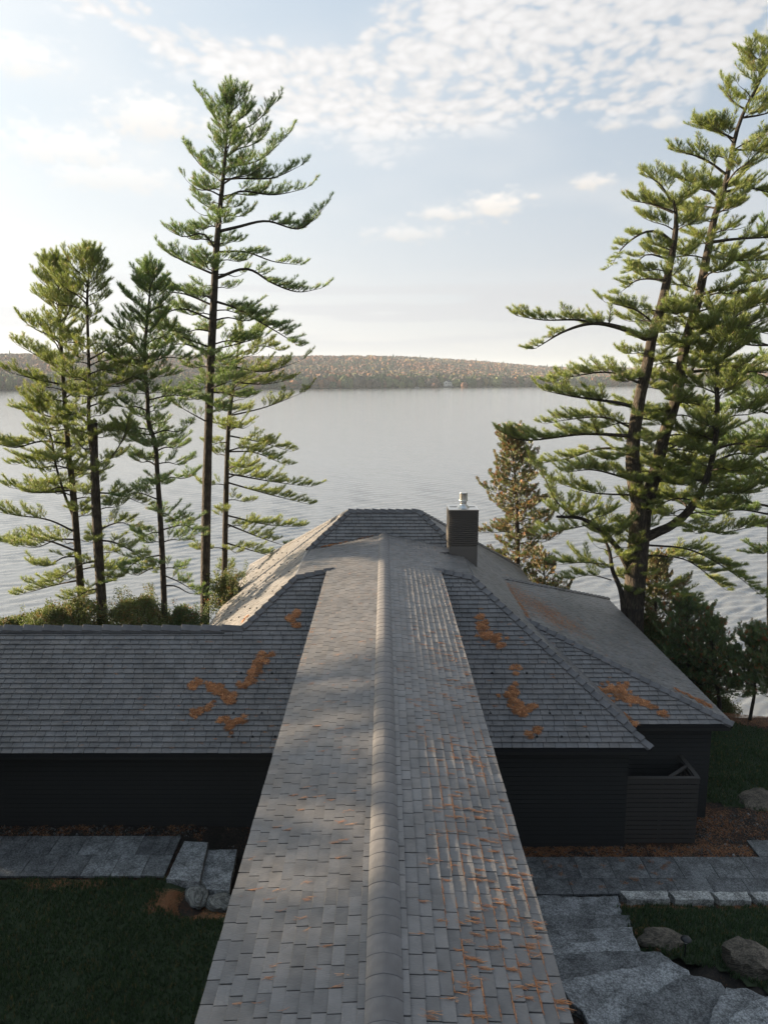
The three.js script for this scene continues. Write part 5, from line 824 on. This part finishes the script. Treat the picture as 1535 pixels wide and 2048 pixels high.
cedar('slender cedar full of rust-brown foliage beside the chimney', [[7.22, 7.11, -41, 0.16], [7.17, 10.75, -41, 0.13], [7.04, 13.47, -41, 0.09], [6.82, 15.61, -41, 0.04], [6.63, 16.66, -41, 0.01]], 2001, CEDAR, [[0, 1.0], [0.3, 1.7], [0.6, 1.5], [0.85, 1.0], [1, 0.3]], 84, { t0: 0.1, gaps: 0.12, size: 1.15 });
cedar('low rust-tinged cedar behind the edge of the right roof slope', [[8.28, 6.93, -39, 0.1], [8.29, 8.82, -39, 0.07], [8.23, 10.41, -39, 0.01]], 2002, CEDAR, [[0, 0.9], [0.5, 0.9], [1, 0.3]], 26, { t0: 0.2 });
cedar('rust and olive cedar right beside the big pine trunk', [[12.7, 4.52, -34.5, 0.13], [12.46, 7.71, -34.5, 0.1], [12.43, 9.87, -34.5, 0.06], [12.37, 11.52, -34.5, 0.01]], 2003, CEDAR, [[0, 1.5], [0.4, 1.6], [0.75, 1.1], [1, 0.3]], 54, { t0: 0.15 });
cedar('dark bushy cedar at the low corner of the shallow side roof', [[13.33, 4.24, -32, 0.14], [13.24, 6.56, -32, 0.11], [13.06, 8.6, -32, 0.07], [12.86, 10.27, -32, 0.01]], 2004, DARKCEDAR, [[0, 1.1], [0.4, 1.5], [0.8, 1.05], [1, 0.3]], 46, { t0: 0.3 });
cedar('dark cedar with a bare lower trunk in front of the water', [[14.12, 4.85, -31, 0.11], [14.1, 6.54, -31, 0.09], [13.81, 7.87, -31, 0.06], [13.51, 9.83, -31, 0.01]], 2005, DARKCEDAR, [[0, 0.9], [0.5, 1.15], [0.8, 0.8], [1, 0.25]], 46, { t0: 0.38 });
cedar('small open cedar on the grassy bank by the water', [[14.9, 4.78, -30, 0.09], [14.98, 6.32, -30, 0.07], [15.06, 7.4, -30, 0.06], [14.93, 8.47, -30, 0.04], [14.96, 9.63, -30, 0.01]], 2006, DARKCEDAR, [[0, 0.7], [0.5, 0.95], [0.85, 0.7], [1, 0.2]], 40, { t0: 0.5 });
cedar('cedar cut by the picture edge above the bank', [[15.58, 5.08, -29, 0.1], [15.36, 6.99, -29, 0.08], [15.31, 8.65, -29, 0.05], [15.23, 10.08, -29, 0.01]], 2007, DARKCEDAR, [[0, 0.8], [0.5, 1.1], [1, 0.3]], 40, { t0: 0.45 });
function shrub(label, p, w, h, seed, pal, count, groupName = 'shrubs behind the left wing') {
  const t = new Tree('shrub', label, 'shrub', p, seed, groupName), r = t.r; t.palette = pal;
  for (let k = 0; k < 5; k++) { const a = r() * 6.28; t.trunk([[p[0], p[1], p[2], 0.03], [p[0] + Math.cos(a) * w * 0.3, p[1] + h * 0.45, p[2] + Math.sin(a) * w * 0.3, 0.02], [p[0] + Math.cos(a) * w * 0.6, p[1] + h * 0.85, p[2] + Math.sin(a) * w * 0.5, 0.008]], 'stem', 5); }
  for (let k = 0; k < count; k++) { const a = r() * 6.28, u = r(), q = Math.pow(r(), 0.45), y = h * (0.15 + 0.85 * u * (0.75 + 0.25 * noise2(a * 2 + seed, 3))), rr = w * Math.sin(Math.PI * clamp(0.25 + 0.7 * u)) * q * (0.35 + 1.1 * noise2(a * 1.9 + seed, u * 4 + seed)); t.put(new THREE.Vector3(Math.cos(a) * rr, y, Math.sin(a) * rr), new THREE.Vector3((r() - 0.5), 0.8, (r() - 0.5)).normalize(), 0.8 + 0.5 * r(), t.color()); }
  for (let k = 0; k < 16; k++) { const a = r() * 6.28, o = w * (0.2 + 0.6 * r()), top = h * (0.8 + 0.45 * r()), lean = 0.25 * (r() - 0.3), d = new THREE.Vector3(Math.cos(a) * lean, 1, Math.sin(a) * lean).normalize(); for (let y = top * 0.55; y < top; y += 0.06) t.put(new THREE.Vector3(Math.cos(a) * (o + lean * y) + (r() - 0.5) * 0.12, y, Math.sin(a) * (o + lean * y) + (r() - 0.5) * 0.12), d, 0.55 + 0.4 * r(), t.color()); }
  return t.done(leafGeo, M.leaves, 'leaves');
}
[['small shrub at the picture edge above the left wing ridge', 20, 1262, 1.3, 1.1], ['shrub in front of the leftmost pine above the left wing ridge', 95, 1262, 1.6, 1.5], ['rounded shrub between the leftmost pine and the snapped pine', 150, 1258, 1.3, 1.8], ['olive shrub just right of the snapped pine trunk', 250, 1255, 1.5, 1.7], ['rust-flecked shrub between the snapped and the crooked pine', 285, 1250, 1.2, 1.9], ['dark shrub between the crooked and the tallest pine', 365, 1258, 1.2, 1.7], ['yellowish shrub behind the low edge of the sunlit slope', 455, 1225, 1.0, 2.2]].forEach(([label, u, v, w, h], i) => { const p = SHRUBS[i]; shrub(label, [p[0], p[1] - h, p[2]], w, h, 3001 + i, i === 5 ? DARKCEDAR : SHRUB, 1100); });

[['yellow-green shrub between the big pine trunk and the rust cedar', [12.01, 9.43, -34], 1.1, 2.6, SHRUB], ['green shrub pressed against the roof edge below the rust cedar', [12.64, 8.76, -33], 1.2, 2.6, DARKCEDAR], ['mixed green shrub under the dark bushy cedar', [13.68, 7.51, -32.5], 1.2, 2.4, DARKCEDAR], ['low rust-flecked shrub at the foot of the cedars by the water', [14.62, 6.15, -32], 0.9, 1.6, SHRUB]].forEach(([label, p, w, h, pal], i) => shrub(label, [p[0], p[1] - h, p[2]], w, h, 3101 + i, pal, 1300, 'shrubs on the right-hand bank'));

// ---- woods out of the picture to the left: their shade lies over the lawn and the long roof ----
{
  const src = scene.children.filter((o) => o.name.startsWith('pine_tree')).slice(0, 5);
  WOODS.forEach(([x, d, k, turn, s], i) => { const c = src[k].clone(); c.name = numbered('pine_tree'); scene.add(c); c.position.set(x, groundY(x, d) - 0.3, -d); c.rotation.y = turn; c.scale.setScalar(s); c.traverse((o) => { o.userData = { ...o.userData }; }); c.userData.label = 'pine in the wood outside the picture, beyond its left edge'; c.userData.group = 'pines of the wood outside the picture'; });
  const bush = scene.children.find((o) => o.userData.label?.startsWith('olive shrub'));
  for (let k = 0; k < 13; k++) { const d = 5 + k * 1.1, x = -14 - (k % 3) * 0.9, c = bush.clone(); c.name = numbered('shrub'); scene.add(c); c.position.set(x, groundY(x, d) - 0.1, -d); c.rotation.y = k * 1.7; c.scale.set(1.3, 1.9 + 0.3 * (k % 2), 1.3); c.traverse((o) => { o.userData = { ...o.userData }; }); c.userData.label = 'shrub along the lawn outside the picture, beyond its left edge'; c.userData.group = 'shrubs along the lawn outside the picture'; }
  const ced = scene.children.find((o) => o.userData.label?.startsWith('dark bushy cedar'));
  [[-18.5, 10.5, 1.5, 0.3], [-19.5, 13.2, 1.6, 1.9], [-18.2, 15.6, 1.4, 3.1], [-20.2, 18.5, 1.5, 4.4], [-18.8, 7.5, 1.5, 5.2], [-19.6, 21, 1.3, 0.9], [-18, 5, 1.5, 2.2], [-15.8, 18, 1.2, 1.2], [-16.4, 11.9, 1.25, 2.9], [-15.9, 13.9, 1.3, 0.7], [-16.2, 16.8, 1.2, 3.8], [-15.6, 9, 1.25, 5.0], [-16.4, 6.3, 1.3, 4.1]].forEach(([x, d, s, turn]) => { const c = ced.clone(); c.name = numbered('cedar_tree'); scene.add(c); c.position.set(x, groundY(x, d) - 0.2, -d); c.rotation.y = turn; c.scale.setScalar(s); c.traverse((o) => { o.userData = { ...o.userData }; }); c.userData.label = 'cedar under the pines outside the picture, beyond its left edge'; c.userData.group = 'cedars of the wood outside the picture'; });
}

// ---- far shore: single trees at the waterline and the houses among them ----
{
  const r = rng(777), kinds = [lumpCrown(11, 0), lumpCrown(12, 0), lumpCrown(13, 0)], cone = lumpCrown(14, 1), trunk = new THREE.CylinderGeometry(0.25, 0.4, 1, 6); trunk.translate(0, 0.5, 0);
  const mats = {}; const matOf = (c) => mats[c.join()] ??= std({ color: lin(...c), roughness: 1 });
  const LIST = [['large round pale-green tree left of the far white house', 790, 12, GREENS[2]], ['second round pale-green tree on the far shore', 803, 11, GREENS[2]], ['orange tree on the far shore', 745, 11, AUTUMN[1]], ['red tree on the far shore', 708, 9, [0.30, 0.07, 0.05]], ['yellow-green tree beside the far boathouse', 820, 10, GREENS[3]], ['rust tree just left of the far white house', 868, 9, AUTUMN[2]], ['rust tree just right of the far white house', 928, 10, AUTUMN[2]], ['pale olive tree on the far shore', 680, 8, GREENS[3]]];
  LIST.forEach(([label, u, h, c], i) => { const p = FARTREES[i], g = group('shore_tree', [p[0], hillY(p[0], -p[2]) - 0.2, p[2]]); tag(g, label, 'tree', 'single trees on the far shore'); const tr = add('trunk', trunk, M.bark, g); tr.scale.set(1, h * 0.4, 1); const cr = add('crown', kinds[i % 3], matOf(c), g); cr.scale.set(h * 0.5, h * 0.55, h * 0.5); cr.position.y = h * 0.62; cr.rotation.y = i; });
  const wht = std({ color: lin(0.62, 0.60, 0.57), roughness: 0.8 }), gry = std({ color: lin(0.2, 0.2, 0.21), roughness: 0.9 }), glass = std({ color: lin(0.03, 0.035, 0.04), roughness: 0.15 });
  const HOUSES = [['big white house with two gables on the far shore', 16, 6.5, 9, wht], ['small white gabled house right of the big one on the far shore', 7, 5, 6, wht], ['grey cottage farthest along the far shore', 9, 4.5, 7, std({ color: lin(0.3, 0.29, 0.28), roughness: 0.9 })], ['white boathouse on a green lot of the far shore', 7, 3, 5, wht], ['pale cottage seen between the pines on the far shore', 12, 4.5, 7, wht]];
  HOUSES.forEach(([label, w, h, dp, m], i) => {
    const p = FARHOUSES[i], g = group('shore_house', [p[0], hillY(p[0], -p[2] + dp / 2) - 0.3, p[2]]); tag(g, label, 'house', 'houses on the far shore');
    add('wall', boxAt(0, h / 2, 0, w, h, dp), m, g);
    const sh = new THREE.Shape([[-w / 2 - 0.6, 0], [w / 2 + 0.6, 0], [0, h * 0.55]].map(([x, y]) => new THREE.Vector2(x, y))), rf = new THREE.ExtrudeGeometry(sh, { depth: dp + 1, bevelEnabled: false }); rf.translate(0, h, -dp / 2 - 0.5); add('roof', rf, gry, g);
    const n = Math.max(2, Math.round(w / 3.2)), wg = boxAt(0, 0, 0, 1.4, 1.7, 0.1); for (let row = 0; row < (h > 5.5 ? 2 : 1); row++) for (let k = 0; k < n; k++) { const b = add('window', wg, glass, g); b.position.set((k + 0.5) / n * w - w / 2, 1.7 + row * 2.9, dp / 2 + 0.06); }
    if (i === 0) { const d = add('gable', (() => { const q = new THREE.ExtrudeGeometry(new THREE.Shape([new THREE.Vector2(-3, 0), new THREE.Vector2(3, 0), new THREE.Vector2(3, 7), new THREE.Vector2(0, 9.6), new THREE.Vector2(-3, 7)]), { depth: 2, bevelEnabled: false }); return q; })(), m, g); d.position.set(-4, 0, dp / 2); const b = add('window', wg, glass, g); b.position.set(-4, 5, dp / 2 + 2.06); }
  });
}
console.log('tufts', Tree.total);
renderer.render(scene, camera);
